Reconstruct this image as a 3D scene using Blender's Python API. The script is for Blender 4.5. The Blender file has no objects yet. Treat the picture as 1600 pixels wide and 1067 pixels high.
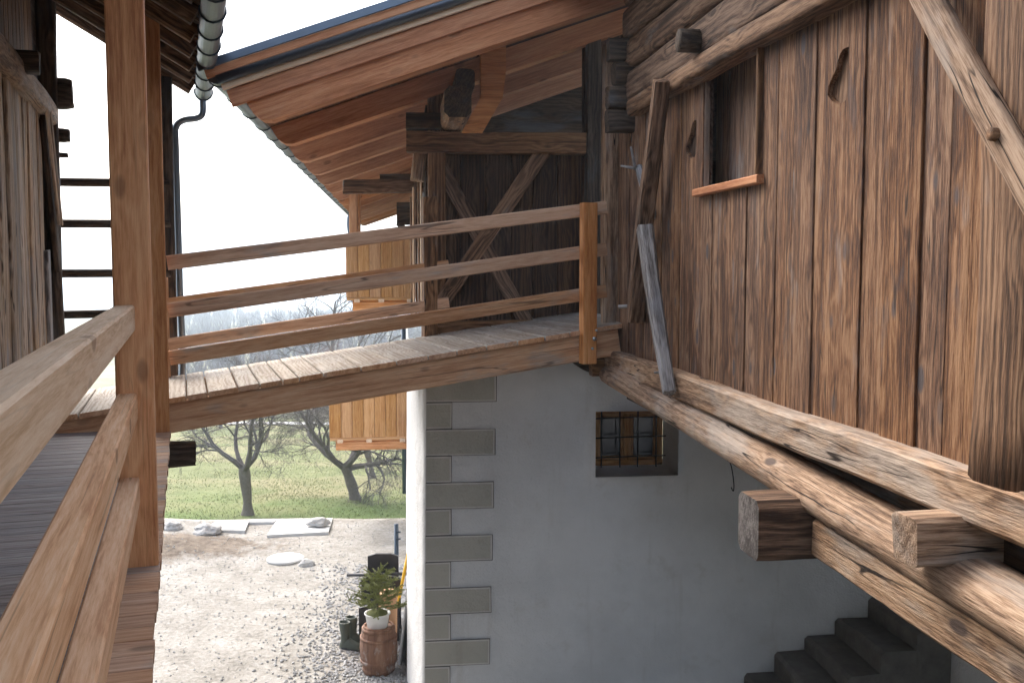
import bpy, bmesh, math, random
from mathutils import Vector, Matrix, noise, Quaternion
V = Vector
rnd = random.Random(7)
sc = bpy.context.scene
COL = sc.collection

# ------------------------------------------------------------------ camera, sky, sun, exposure
PITCH = math.radians(4.26); CAMZ = 4.7
cam_d = bpy.data.cameras.new('camera'); cam = bpy.data.objects.new('camera', cam_d); COL.objects.link(cam)
cam_d.sensor_width = 36; cam_d.lens = 36 * 1556 / 1600; cam_d.clip_start = 0.02; cam_d.clip_end = 12000
cam.location = (0, 0, CAMZ); cam.rotation_euler = (math.radians(90) - PITCH, 0, 0); sc.camera = cam

SUN_EL, SUN_AZ = math.radians(46), math.radians(-38)          # veiled, ahead and to the left
w = bpy.data.worlds.new('World'); sc.world = w; w.use_nodes = True
nt = w.node_tree; bg = nt.nodes['Background']
sky = nt.nodes.new('ShaderNodeTexSky'); sky.sky_type = 'NISHITA'; sky.sun_disc = False
sky.sun_elevation = SUN_EL; sky.sun_rotation = SUN_AZ; sky.air_density = 1.0; sky.dust_density = 4.0; sky.ozone_density = 1.0
hs = nt.nodes.new('ShaderNodeHueSaturation'); hs.inputs['Saturation'].default_value = 0.65
nt.links.new(sky.outputs[0], hs.inputs['Color']); nt.links.new(hs.outputs[0], bg.inputs[0]); bg.inputs[1].default_value = 0.15
sd = bpy.data.lights.new('sun', 'SUN'); sd.energy = 0.8; sd.angle = math.radians(30); sd.color = (1, 0.96, 0.9)
sun = bpy.data.objects.new('sun', sd); COL.objects.link(sun)
sdir = V((math.sin(SUN_AZ) * math.cos(SUN_EL), math.cos(SUN_AZ) * math.cos(SUN_EL), math.sin(SUN_EL)))
sun.rotation_euler = sdir.to_track_quat('Z', 'Y').to_euler(); sun.location = (0, 0, 30)
vs = sc.view_settings; vs.view_transform = 'Standard'; vs.look = 'None'; vs.gamma = 1; vs.use_curve_mapping = False
vs.exposure = 2.1
cy = sc.cycles; cy.use_denoising = True; cy.max_bounces = 8; cy.diffuse_bounces = 5; cy.glossy_bounces = 3
cy.transmission_bounces = 4; cy.volume_bounces = 1; cy.sample_clamp_indirect = 8
cy.use_adaptive_sampling = True; cy.adaptive_threshold = 0.02

# ------------------------------------------------------------------ frames (plan axes of the three structures)
def fr(deg):
    t = math.radians(deg); return V((math.cos(t), math.sin(t), 0)), V((-math.sin(t), math.cos(t), 0))
GU, GV = fr(18.2)                       # gallery and old barn
BU, BV = fr(6.3)                        # new-roofed barn
RU, RV = fr(8.5)                        # its board-clad side wall
W0 = V((-0.865, 10.0, 0)); R0 = V((0.988, 10.2045, 0))
Z = V((0, 0, 1))
def G(u, v, z): return GU * u + GV * v + Z * z
def B(u, v, z): return W0 + BU * u + BV * v + Z * z
def R(s, o, z): return R0 - RV * s - RU * o + Z * z     # s: towards the camera along the wall, o: out of the wall
DECK = 3.35
def RAMP(u): return DECK + 0.246 + 0.134 * (u + 0.22)       # ramp surface height over gallery-frame u
RN = 8.775                                                 # gallery-frame v of the ramp's near edge

# ------------------------------------------------------------------ materials
def node(t, kind, **kw):
    n = t.nodes.new(kind)
    for k, v in kw.items(): setattr(n, k, v)
    return n
def mth(t, op, a, b=None, c=None, clamp=False):
    n = t.nodes.new('ShaderNodeMath'); n.operation = op; n.use_clamp = clamp
    for i, x in enumerate((a, b, c)):
        if x is None: continue
        if isinstance(x, (int, float)): n.inputs[i].default_value = x
        else: t.links.new(x, n.inputs[i])
    return n.outputs[0]
def vmul(t, a, vec):
    n = t.nodes.new('ShaderNodeVectorMath'); n.operation = 'MULTIPLY'; t.links.new(a, n.inputs[0]); n.inputs[1].default_value = vec; return n.outputs[0]
def vadd(t, a, b):
    n = t.nodes.new('ShaderNodeVectorMath'); n.operation = 'ADD'; t.links.new(a, n.inputs[0]); t.links.new(b, n.inputs[1]); return n.outputs[0]
def nz(t, vec, scale=1, detail=2, rough=0.5, out='Fac', dist=0):
    n = t.nodes.new('ShaderNodeTexNoise'); n.inputs['Scale'].default_value = scale; n.inputs['Detail'].default_value = detail
    n.inputs['Roughness'].default_value = rough; n.inputs['Distortion'].default_value = dist
    if vec is not None: t.links.new(vec, n.inputs['Vector'])
    return n.outputs[out]
def sstep(t, x, a, b, lo=0., hi=1.):
    n = t.nodes.new('ShaderNodeMapRange'); n.interpolation_type = 'SMOOTHSTEP'; t.links.new(x, n.inputs['Value'])
    n.inputs['From Min'].default_value = a; n.inputs['From Max'].default_value = b
    n.inputs['To Min'].default_value = lo; n.inputs['To Max'].default_value = hi; return n.outputs[0]
def mix(t, f, a, b, mode='MIX'):
    n = t.nodes.new('ShaderNodeMix'); n.data_type = 'RGBA'; n.blend_type = mode
    for s, x in ((n.inputs[0], f), (n.inputs[6], a), (n.inputs[7], b)):
        if isinstance(x, (int, float)): s.default_value = x
        elif isinstance(x, tuple): s.default_value = (*x, 1) if len(x) == 3 else x
        else: t.links.new(x, s)
    return n.outputs[2]
def ramp(t, f, stops):
    n = t.nodes.new('ShaderNodeValToRGB'); e = n.color_ramp.elements
    while len(e) < len(stops): e.new(0.5)
    for i, (p, c) in enumerate(stops): e[i].position = p; e[i].color = (*c, 1)
    t.links.new(f, n.inputs[0]); return n.outputs[0]
def newmat(name):
    m = bpy.data.materials.new(name); m.use_nodes = True; t = m.node_tree
    return m, t, t.nodes['Principled BSDF']
def bump(t, p, h, strength, dist):
    b = t.nodes.new('ShaderNodeBump'); b.inputs['Strength'].default_value = strength; b.inputs['Distance'].default_value = dist
    t.links.new(h, b.inputs['Height']); t.links.new(b.outputs[0], p.inputs['Normal'])

def wood(name, dark, mid, light, knot=(0.05, 0.028, 0.016), grey=0.0, greycol=(0.3, 0.28, 0.26), streak=0.5, ring=0.3, fib=0.3,
         crack=0.3, bmp=0.5, rough=0.78, var=0.35, knots=1.0, ringf=160, stain=0.0, tone=0.6, spread=0.27, kz=5.5):
    m, t, p = newmat(name)
    co = t.nodes.new('ShaderNodeTexCoord'); oi = t.nodes.new('ShaderNodeObjectInfo')
    off = t.nodes.new('ShaderNodeCombineXYZ')
    for i, k in enumerate((91.0, 37.0, 53.0)): t.links.new(mth(t, 'MULTIPLY', oi.outputs['Random'], k), off.inputs[i])
    P = vadd(t, co.outputs['Object'], off.outputs[0])
    wv = nz(t, vmul(t, P, (0.9, 4, 4)), 1, 2, 0.5, 'Color')
    sub = t.nodes.new('ShaderNodeVectorMath'); sub.operation = 'SUBTRACT'; t.links.new(wv, sub.inputs[0]); sub.inputs[1].default_value = (0.5, 0.5, 0.5)
    P2 = vadd(t, P, vmul(t, sub.outputs[0], (0.0, 0.03, 0.03)))
    vo = t.nodes.new('ShaderNodeTexVoronoi'); vo.inputs['Scale'].default_value = 1; t.links.new(vmul(t, P2, (2.5, 5.5, kz)), vo.inputs['Vector'])
    d = vo.outputs['Distance']
    kf = sstep(t, d, 0.55, 0.0); km = sstep(t, d, 0.2, 0.11)
    vc = t.nodes.new('ShaderNodeSeparateColor'); t.links.new(vo.outputs['Color'], vc.inputs[0])
    km = mth(t, 'MULTIPLY', km, sstep(t, vc.outputs[0], 0.3, 0.6))
    sx = t.nodes.new('ShaderNodeSeparateXYZ'); t.links.new(P2, sx.inputs[0])
    rc = mth(t, 'ADD', mth(t, 'MULTIPLY', sx.outputs[1], ringf), mth(t, 'MULTIPLY', sx.outputs[2], ringf * 0.7))
    rc = mth(t, 'ADD', rc, mth(t, 'MULTIPLY', kf, 9.0))
    rc = mth(t, 'ADD', rc, mth(t, 'MULTIPLY', nz(t, vmul(t, P2, (0.5, 6, 6)), 1, 1), 16.0))
    rg = mth(t, 'MULTIPLY_ADD', mth(t, 'SINE', rc), 0.5, 0.5)
    fb = nz(t, vmul(t, P2, (7.0, 150, 150)), 1, 4, 0.7)
    st = nz(t, vmul(t, P2, (0.8, 14, 14)), 1, 5, 0.75)
    f = mth(t, 'MULTIPLY', sstep(t, st, 0.32, 0.68), streak)
    f = mth(t, 'MULTIPLY_ADD', rg, ring, f); f = mth(t, 'MULTIPLY_ADD', sstep(t, fb, 0.34, 0.66), fib, f)
    f = mth(t, 'DIVIDE', f, streak + ring + fib)
    f = mth(t, 'ADD', f, mth(t, 'MULTIPLY', mth(t, 'SUBTRACT', nz(t, vmul(t, P, (1.1, 4, 4)), 1, 3, 0.6), 0.5), tone))
    c = ramp(t, f, [(0.5 - spread, dark), (0.5, mid), (0.5 + spread, light)])
    if grey > 0:
        g = sstep(t, nz(t, vmul(t, P, (1.0, 3.2, 3.2)), 1, 4, 0.65), 0.62 - 0.35 * grey, 0.72 - 0.15 * grey, 0, 0.85)
        c = mix(t, g, c, mix(t, f, tuple(x * 0.55 for x in greycol), tuple(min(1, x * 1.22) for x in greycol)))
    if stain > 0:
        s = sstep(t, nz(t, vmul(t, P, (1.6, 5, 5)), 1.3, 4, 0.7), 0.56, 0.68, 0, stain)
        c = mix(t, s, c, knot)
    c = mix(t, mth(t, 'MULTIPLY', sstep(t, d, 0.3, 0.14), 0.3 * knots), c, light)
    c = mix(t, mth(t, 'MULTIPLY', km, 0.85 * knots), c, knot)
    ck = mth(t, 'ABSOLUTE', mth(t, 'SUBTRACT', nz(t, vmul(t, P2, (0.45, 13, 13)), 1, 1), 0.5))
    ckm = mth(t, 'MULTIPLY', sstep(t, ck, 0.012, 0.003), sstep(t, nz(t, vmul(t, P, (1.2, 3, 3)), 1, 1), 0.5, 0.58))
    ckm = mth(t, 'MULTIPLY', ckm, crack)
    c = mix(t, ckm, c, (0.02, 0.012, 0.008))
    val = mth(t, 'MULTIPLY_ADD', oi.outputs['Random'], var, 1 - var / 2)
    h = t.nodes.new('ShaderNodeHueSaturation'); t.links.new(c, h.inputs['Color']); t.links.new(val, h.inputs['Value'])
    sr = mth(t, 'FRACT', mth(t, 'MULTIPLY', oi.outputs['Random'], 17.31)); t.links.new(mth(t, 'MULTIPLY_ADD', sr, var, 1 - var / 2), h.inputs['Saturation'])
    t.links.new(h.outputs[0], p.inputs['Base Color']); p.inputs['Roughness'].default_value = rough
    p.inputs['Specular IOR Level'].default_value = 0.25
    hh = mth(t, 'ADD', nz(t, vmul(t, P, (9, 95, 95)), 1, 3, 0.7), nz(t, vmul(t, P, (1.2, 22, 22)), 1, 1))
    bump(t, p, hh, bmp, 0.008)
    return m

M = {}
M['larch'] = wood('larch_new', (0.37, 0.14, 0.052), (0.57, 0.265, 0.112), (0.68, 0.37, 0.185), knot=(0.12, 0.045, 0.02), crack=0.2, bmp=0.15, var=0.2, ring=0.15, rough=0.65, spread=0.38, knots=0.6)
M['larch_pale'] = wood('larch_pale', (0.58, 0.39, 0.24), (0.74, 0.55, 0.38), (0.82, 0.66, 0.5), knot=(0.18, 0.08, 0.04), crack=0.1, bmp=0.12, var=0.16, ring=0.15, rough=0.7, spread=0.38, knots=0.6)
M['rail'] = wood('rail_larch', (0.39, 0.19, 0.095), (0.57, 0.325, 0.18), (0.67, 0.43, 0.265), knot=(0.12, 0.05, 0.03), crack=0.6, bmp=0.2, var=0.2, ring=0.12, grey=0.2, greycol=(0.42, 0.34, 0.27), spread=0.38, knots=0.6)
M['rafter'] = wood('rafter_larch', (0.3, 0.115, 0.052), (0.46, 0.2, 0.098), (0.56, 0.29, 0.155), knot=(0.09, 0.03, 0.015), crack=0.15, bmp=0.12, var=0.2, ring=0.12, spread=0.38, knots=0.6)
M['balcony'] = wood('balcony_larch', (0.36, 0.16, 0.06), (0.52, 0.275, 0.115), (0.62, 0.37, 0.18), crack=0.0, bmp=0.12, var=0.2, ring=0.15, knots=0.25, spread=0.38)
M['board'] = wood('old_board', (0.05, 0.023, 0.0125), (0.145, 0.069, 0.034), (0.275, 0.158, 0.088), knot=(0.06, 0.055, 0.06), grey=0.12, greycol=(0.24, 0.19, 0.16), crack=0.8, bmp=0.9, var=0.18, streak=0.42, ring=0.2, fib=0.4, stain=0.4, ringf=90, tone=1.0, spread=0.28, kz=1.8)
M['board_dark'] = wood('old_board_dark', (0.022, 0.012, 0.008), (0.062, 0.034, 0.02), (0.115, 0.068, 0.042), crack=0.5, bmp=0.4, var=0.4, stain=0.3)  # old dark boards, lowered further so the recess's shade sits in the colour
M['timber'] = wood('old_timber', (0.1, 0.055, 0.031), (0.275, 0.168, 0.1), (0.43, 0.295, 0.195), knot=(0.07, 0.05, 0.045), grey=0.4, greycol=(0.36, 0.3, 0.25), crack=1.0, bmp=0.9, var=0.2, streak=0.4, ring=0.2, fib=0.4, stain=0.3, tone=0.8, ringf=120, spread=0.3)
M['timber_brown'] = wood('old_timber_brown', (0.05, 0.026, 0.014), (0.15, 0.08, 0.043), (0.26, 0.155, 0.09), grey=0.06, greycol=(0.2, 0.17, 0.15), crack=0.9, bmp=0.6, var=0.3, stain=0.3)
M['timber_dark'] = wood('old_timber_dark', (0.022, 0.015, 0.011), (0.06, 0.04, 0.027), (0.11, 0.078, 0.055), grey=0.3, greycol=(0.1, 0.1, 0.1), crack=0.7, bmp=0.6, var=0.3)  # dark old timber, lowered further with the shade of recess and attic
M['driftwood'] = wood('weathered_pole', (0.1, 0.085, 0.075), (0.25, 0.225, 0.205), (0.4, 0.375, 0.355), grey=0.5, greycol=(0.3, 0.3, 0.31), crack=1.0, bmp=0.9, var=0.1, knots=1.0, fib=0.5, tone=0.9)
M['deck'] = wood('deck_grey', (0.24, 0.19, 0.15), (0.37, 0.32, 0.265), (0.46, 0.41, 0.355), knot=(0.2, 0.15, 0.11), grey=0.4, greycol=(0.48, 0.44, 0.4), crack=0.4, bmp=0.3, var=0.2, knots=0.6, streak=0.3, fib=0.35, tone=0.5)
M['worn_deck'] = wood('worn_gallery_deck', (0.2, 0.17, 0.16), (0.34, 0.31, 0.3), (0.44, 0.42, 0.41), knot=(0.14, 0.1, 0.08), grey=0.5, greycol=(0.37, 0.36, 0.37), crack=0.2, bmp=0.2, var=0.2, knots=0.5, spread=0.38)
M['endgrain'] = wood('grey_end_grain', (0.05, 0.042, 0.038), (0.115, 0.1, 0.095), (0.2, 0.18, 0.17), crack=0.3, bmp=0.6, var=0.1, knots=0, ring=0.1)
M['gallery_rail'] = wood('gallery_rail_larch', (0.52, 0.27, 0.14), (0.7, 0.425, 0.245), (0.79, 0.55, 0.36), knot=(0.2, 0.08, 0.04), crack=0.3, bmp=0.12, var=0.1, ring=0.12, knots=0.7, spread=0.38)
M['gdeck'] = wood('gallery_deck', (0.32, 0.17, 0.1), (0.48, 0.29, 0.18), (0.58, 0.39, 0.27), grey=0.35, greycol=(0.36, 0.31, 0.27), crack=0.2, bmp=0.2, var=0.2, knots=0.6, spread=0.38)
M['leftboard'] = wood('sunbleached_board', (0.16, 0.1, 0.065), (0.42, 0.3, 0.2), (0.6, 0.47, 0.35), grey=0.45, greycol=(0.34, 0.32, 0.3), crack=0.8, bmp=0.6, var=0.4, stain=0.35)
M['winframe'] = wood('window_frame', (0.2, 0.09, 0.03), (0.36, 0.18, 0.07), (0.45, 0.25, 0.11), crack=0, bmp=0.1, var=0.1)
M['sheath'] = wood('roof_sheathing_shaded', (0.08, 0.034, 0.018), (0.135, 0.06, 0.03), (0.19, 0.09, 0.045), crack=0.1, bmp=0.1, var=0.35, spread=0.38, knots=0.6)  # darker than the rafters: the shadow between them is put into this colour

def plain(name, col, rough=0.6, metal=0.0, noise_amt=0.2, scale=8, bmp=0.15, spec=0.4):
    m, t, p = newmat(name)
    co = t.nodes.new('ShaderNodeTexCoord').outputs['Object']
    n1 = nz(t, co, scale, 5, 0.65)
    c = mix(t, n1, tuple(x * (1 - noise_amt) for x in col), tuple(min(1, x * (1 + noise_amt)) for x in col))
    t.links.new(c, p.inputs['Base Color']); p.inputs['Roughness'].default_value = rough; p.inputs['Metallic'].default_value = metal
    p.inputs['Specular IOR Level'].default_value = spec
    if bmp: bump(t, p, nz(t, co, scale * 4, 4, 0.6), bmp, 0.01)
    return m
M['zinc'] = plain('dark_zinc', (0.09, 0.11, 0.14), 0.35, 0.85, 0.2, 5, 0.05)
M['oldzinc'] = plain('old_zinc', (0.17, 0.2, 0.23), 0.42, 0.7, 0.2, 5, 0.05)
M['iron'] = plain('wrought_iron', (0.02, 0.02, 0.022), 0.6, 0.3, 0.3, 20, 0.2)
M['bolt'] = plain('bolt_steel', (0.5, 0.55, 0.57), 0.3, 0.9, 0.1, 20, 0)
M['blackplastic'] = plain('black_plastic', (0.025, 0.025, 0.028), 0.45, 0, 0.3, 10, 0.05)
M['darksteel'] = plain('dark_steel', (0.05, 0.07, 0.095), 0.4, 0.5, 0.2, 10, 0.05)
M['yellow'] = plain('yellow_handle', (0.7, 0.4, 0.02), 0.4, 0, 0.15, 10, 0.03)
M['rubber'] = plain('green_rubber', (0.055, 0.065, 0.05), 0.5, 0, 0.3, 14, 0.1)
M['soil'] = plain('moss_soil', (0.11, 0.12, 0.035), 0.9, 0, 0.6, 30, 0.8)
M['enamel'] = plain('white_pot', (0.68, 0.68, 0.66), 0.45, 0, 0.12, 12, 0.05)
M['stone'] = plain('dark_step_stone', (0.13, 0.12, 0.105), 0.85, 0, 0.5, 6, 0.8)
M['rock'] = plain('pale_rock', (0.36, 0.35, 0.335), 0.85, 0, 0.35, 8, 0.9)
M['concrete'] = plain('pale_concrete', (0.48, 0.475, 0.46), 0.85, 0, 0.12, 5, 0.3)
M['sheet'] = plain('pale_sheet', (0.62, 0.64, 0.66), 0.6, 0, 0.12, 5, 0.1)
M['bark'] = plain('bark', (0.15, 0.13, 0.11), 0.9, 0, 0.5, 14, 1.0)
M['twig'] = plain('twig', (0.13, 0.115, 0.11), 0.9, 0, 0.3, 8, 0)
M['fartwig'] = plain('far_twig_hazed', (0.27, 0.265, 0.27), 0.9, 0, 0.3, 0.05, 0)  # paler than near twigs: some of the distance haze is in the colour
M['twig_red'] = plain('twig_reddish', (0.2, 0.11, 0.09), 0.9, 0, 0.3, 8, 0)
M['needle'] = plain('spruce_needle', (0.2, 0.22, 0.075), 0.7, 0, 0.35, 25, 0)
M['cardboard'] = plain('terracotta', (0.45, 0.26, 0.14), 0.8, 0, 0.2, 10, 0.1)
m, t, p = newmat('glass_dark'); p.inputs['Base Color'].default_value = (0.012, 0.014, 0.017, 1); p.inputs['Roughness'].default_value = 0.06; M['glass'] = m

def plaster(name, base):
    m, t, p = newmat(name); co = t.nodes.new('ShaderNodeTexCoord').outputs['Object']
    a = nz(t, co, 0.9, 5, 0.6); b = nz(t, co, 6, 4, 0.6)
    c = mix(t, sstep(t, a, 0.35, 0.7), base, tuple(x * 0.84 for x in base)); c = mix(t, sstep(t, b, 0.5, 0.8, 0, 0.25), c, tuple(x * 0.78 for x in base))
    c = mix(t, sstep(t, nz(t, co, 2.3, 6, 0.7), 0.56, 0.66, 0, 0.3), c, tuple(x * f_ for x, f_ in zip(base, (0.72, 0.68, 0.62))))
    c = mix(t, sstep(t, nz(t, vmul(t, co, (5, 5, 0.5)), 1, 4, 0.65), 0.58, 0.7, 0, 0.22), c, tuple(x * f_ for x, f_ in zip(base, (0.66, 0.62, 0.56))))
    hv = t.nodes.new('ShaderNodeHueSaturation'); t.links.new(c, hv.inputs['Color'])
    t.links.new(mth(t, 'MULTIPLY_ADD', t.nodes.new('ShaderNodeObjectInfo').outputs['Random'], 0.07, 0.965), hv.inputs['Value'])
    t.links.new(hv.outputs[0], p.inputs['Base Color']); p.inputs['Roughness'].default_value = 0.95; p.inputs['Specular IOR Level'].default_value = 0.1
    bump(t, p, mth(t, 'MULTIPLY_ADD', nz(t, co, 45, 4, 0.6), 0.3, nz(t, co, 5, 4, 0.6)), 0.7, 0.03); return m
M['plaster'] = plaster('white_lime_plaster', (0.62, 0.615, 0.605))
M['quoin'] = plaster('quoin_paint', (0.43, 0.41, 0.355)); M['quoin_line'] = plaster('quoin_line', (0.12, 0.115, 0.11)); M['quoin_light'] = plaster('quoin_light', (0.56, 0.54, 0.5))

def ground(name, cols, s1, s2, bmp, bd, extra=None):
    m, t, p = newmat(name); co = t.nodes.new('ShaderNodeTexCoord').outputs['Object']
    a = nz(t, co, s1, 6, 0.65); b = nz(t, co, s2, 4, 0.7)
    c = ramp(t, mth(t, 'MULTIPLY_ADD', b, 0.5, mth(t, 'MULTIPLY', a, 0.5)), [(0.34, cols[0]), (0.5, cols[1]), (0.64, cols[2])])
    if extra: c = extra(t, co, c)
    t.links.new(c, p.inputs['Base Color']); p.inputs['Roughness'].default_value = 0.95; p.inputs['Specular IOR Level'].default_value = 0.1
    bump(t, p, mth(t, 'MULTIPLY_ADD', nz(t, co, s2 * 2.5, 4, 0.7), 0.5, b), bmp, bd); return m
def soilpatch(t, co, c):
    s = t.nodes.new('ShaderNodeSeparateXYZ'); t.links.new(co, s.inputs[0])
    dx = mth(t, 'DIVIDE', mth(t, 'ADD', s.outputs[0], 6.2), 2.4); dy = mth(t, 'DIVIDE', mth(t, 'SUBTRACT', s.outputs[1], 16.5), 0.9)
    d = mth(t, 'SQRT', mth(t, 'ADD', mth(t, 'MULTIPLY', dx, dx), mth(t, 'MULTIPLY', dy, dy)))
    d = mth(t, 'ADD', d, mth(t, 'MULTIPLY', mth(t, 'SUBTRACT', nz(t, co, 2.2, 5, 0.7), 0.5), 2.2))
    return mix(t, sstep(t, d, 1.1, 0.6, 0, 0.9), c, ramp(t, nz(t, co, 9, 4), [(0.3, (0.08, 0.06, 0.045)), (0.7, (0.22, 0.18, 0.14))]))
M['yard'] = ground('yard_gravel', [(0.15, 0.138, 0.12), (0.275, 0.26, 0.235), (0.36, 0.35, 0.33)], 1.6, 14, 0.6, 0.04, soilpatch)
def pathmix(t, co, c):
    s = t.nodes.new('ShaderNodeSeparateXYZ'); t.links.new(co, s.inputs[0])
    f = nz(t, co, 0.25, 4, 0.6); c = mix(t, sstep(t, f, 0.45, 0.6), c, (0.21, 0.195, 0.105))
    near = sstep(t, mth(t, 'ADD', s.outputs[1], mth(t, 'MULTIPLY', f, 8)), 36, 30)
    return mix(t, mth(t, 'MULTIPLY', near, 0.6), c, (0.09, 0.155, 0.04))
M['field'] = ground('winter_meadow', [(0.1, 0.115, 0.05), (0.155, 0.17, 0.075), (0.21, 0.21, 0.11)], 0.7, 5, 0.8, 0.1, pathmix)
M['grass'] = plain('grass_blades', (0.19, 0.215, 0.09), 0.8, 0, 0.3, 0.6, 0)
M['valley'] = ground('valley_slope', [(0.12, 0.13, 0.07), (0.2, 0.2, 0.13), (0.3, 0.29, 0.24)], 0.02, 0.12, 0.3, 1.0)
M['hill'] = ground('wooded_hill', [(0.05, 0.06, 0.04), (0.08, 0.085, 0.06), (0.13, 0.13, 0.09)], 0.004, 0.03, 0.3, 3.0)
M['pebble'] = plain('grey_pebble', (0.31, 0.31, 0.31), 0.9, 0, 0.45, 2.3, 0.3)
m, t, p = newmat('barrel_wood'); co = t.nodes.new('ShaderNodeTexCoord').outputs['Object']
c = ramp(t, nz(t, vmul(t, co, (14, 14, 2)), 1, 5, 0.65), [(0.3, (0.09, 0.045, 0.028)), (0.55, (0.2, 0.1, 0.06)), (0.75, (0.3, 0.19, 0.13))])
c = mix(t, sstep(t, nz(t, vmul(t, co, (9, 9, 5)), 1, 4, 0.7), 0.56, 0.7, 0, 0.7), c, (0.34, 0.31, 0.29))
t.links.new(c, p.inputs['Base Color']); p.inputs['Roughness'].default_value = 0.8; bump(t, p, nz(t, vmul(t, co, (40, 40, 4)), 1, 3), 0.5, 0.01); M['barrel'] = m

# ------------------------------------------------------------------ object helpers
WM = {}
def link(o, M4, parent=None):
    COL.objects.link(o); WM[o] = M4
    if parent is not None:
        o.parent = parent; o.matrix_basis = WM[parent].inverted() @ M4
    else: o.matrix_basis = M4
    return o
def tag(o, label, cat=None, group=None, kind=None):
    if label: o['label'] = label
    if cat: o['category'] = cat
    if group: o['group'] = group
    if kind: o['kind'] = kind
    return o
def empty(name, loc, label, cat, group=None):
    o = bpy.data.objects.new(name, None); o.empty_display_size = 0.2
    link(o, Matrix.Translation(loc)); return tag(o, label, cat, group)
def mesh(name, verts, faces, mat, parent=None, M4=None, smooth=False, mats=None, midx=None):
    me = bpy.data.meshes.new(name); me.from_pydata([tuple(v) for v in verts], [], faces)
    for mm in (mats or [mat]): me.materials.append(mm if not isinstance(mm, str) else M[mm])
    if midx: me.polygons.foreach_set('material_index', midx)
    if smooth: me.polygons.foreach_set('use_smooth', [True] * len(me.polygons))
    me.validate(); me.update()
    return link(bpy.data.objects.new(name, me), M4 or Matrix.Identity(4), parent)
def frame_of(P0, P1, up):
    x = (P1 - P0).normalized(); y = up.cross(x)
    if y.length < 1e-4: y = V((0, 1, 0)).cross(x)
    y.normalize(); z = x.cross(y)
    Mx = Matrix((x, y, z)).transposed().to_4x4(); Mx.translation = P0; return Mx
def section(w, h, kind, nseg=12, bev=0.008):
    a, b = w / 2, h / 2
    if kind == 'rect':
        return [(-a, -b + bev), (-a + bev, -b), (a - bev, -b), (a, -b + bev), (a, b - bev), (a - bev, b), (-a + bev, b), (-a, b - bev)]
    e = 1.0 if kind == 'round' else 0.45
    out = []
    for i in range(nseg):
        an = 2 * math.pi * (i + 0.5) / nseg; cx, sy = math.cos(an), math.sin(an)
        out.append((a * math.copysign(abs(cx) ** e, cx), b * math.copysign(abs(sy) ** e, sy)))
    return out
def beam(name, parent, P0, P1, w, h, mat, up=Z, kind='rect', n=2, rough=0.0, wob=0.0, bev=0.008, nseg=12, taper=1.0, smooth=None, seed=None, endr=0.0, caps=None):
    """lofted timber: local x runs along the grain from P0 to P1; w is across, h is along `up`"""
    P0, P1 = V(P0), V(P1); L = (P1 - P0).length; sec = section(w, h, kind, nseg, min(bev, w * 0.3, h * 0.3)); k = len(sec)
    s0 = V((seed if seed is not None else rnd.uniform(0, 500), 3.3, 1.7)); vs_, fs = [], []
    for i in range(n):
        x = L * i / (n - 1); f = 1 + (taper - 1) * i / (n - 1)
        if endr and i in (0, n - 1): f *= 1 - endr
        dx = noise.noise(s0 + V((x * 0.7, 0, 0))) * wob; dy = noise.noise(s0 + V((x * 0.7, 9, 0))) * wob
        for j, (y, zz) in enumerate(sec):
            r = 1.0
            if rough: r = 1 + rough * (noise.noise(s0 + V((x * 1.6, y * 7, zz * 7))) + 0.6 * noise.noise(s0 + V((x * 6, y * 16, zz * 16))))
            xo = x
            if rough and i in (0, n - 1): xo += 0.02 * noise.noise(s0 + V((0, y * 20, zz * 20)))
            vs_.append((xo, y * f * r + dx, zz * f * r + dy))
    for i in range(n - 1):
        for j in range(k):
            a = i * k + j; b = i * k + (j + 1) % k; fs.append((a, b, b + k, a + k))
    fs.append(tuple(range(k - 1, -1, -1))); fs.append(tuple(range((n - 1) * k, n * k)))
    if smooth is None: smooth = kind != 'rect'
    o = mesh(name, vs_, fs, mat, parent, frame_of(P0, P1, up))
    if smooth:
        ps = o.data.polygons
        for q in range(len(ps) - 2): ps[q].use_smooth = True
    if caps:
        o.data.materials.append(M[caps]); ps = o.data.polygons; ps[len(ps) - 1].material_index = 1; ps[len(ps) - 2].material_index = 1
    return o
def box(name, parent, c, ax, sx, ay, sy, az, sz, mat):
    """box centred at c with half-free axes; local x is the longest side so the grain follows it"""
    P = [(sx, ax), (sy, ay), (sz, az)]
    return beam(name, parent, c - ax * sx / 2, c + ax * sx / 2, sy, sz, mat, up=az)
def prism(name, parent, pts, thick, mat, M4):
    """polygon in local xy extruded along local z, centred"""
    k = len(pts); vs_ = [(x, y, -thick / 2) for x, y in pts] + [(x, y, thick / 2) for x, y in pts]
    fs = [tuple(range(k - 1, -1, -1)), tuple(range(k, 2 * k))] + [(i, (i + 1) % k, (i + 1) % k + k, i + k) for i in range(k)]
    return mesh(name, vs_, fs, mat, parent, M4)
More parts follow.
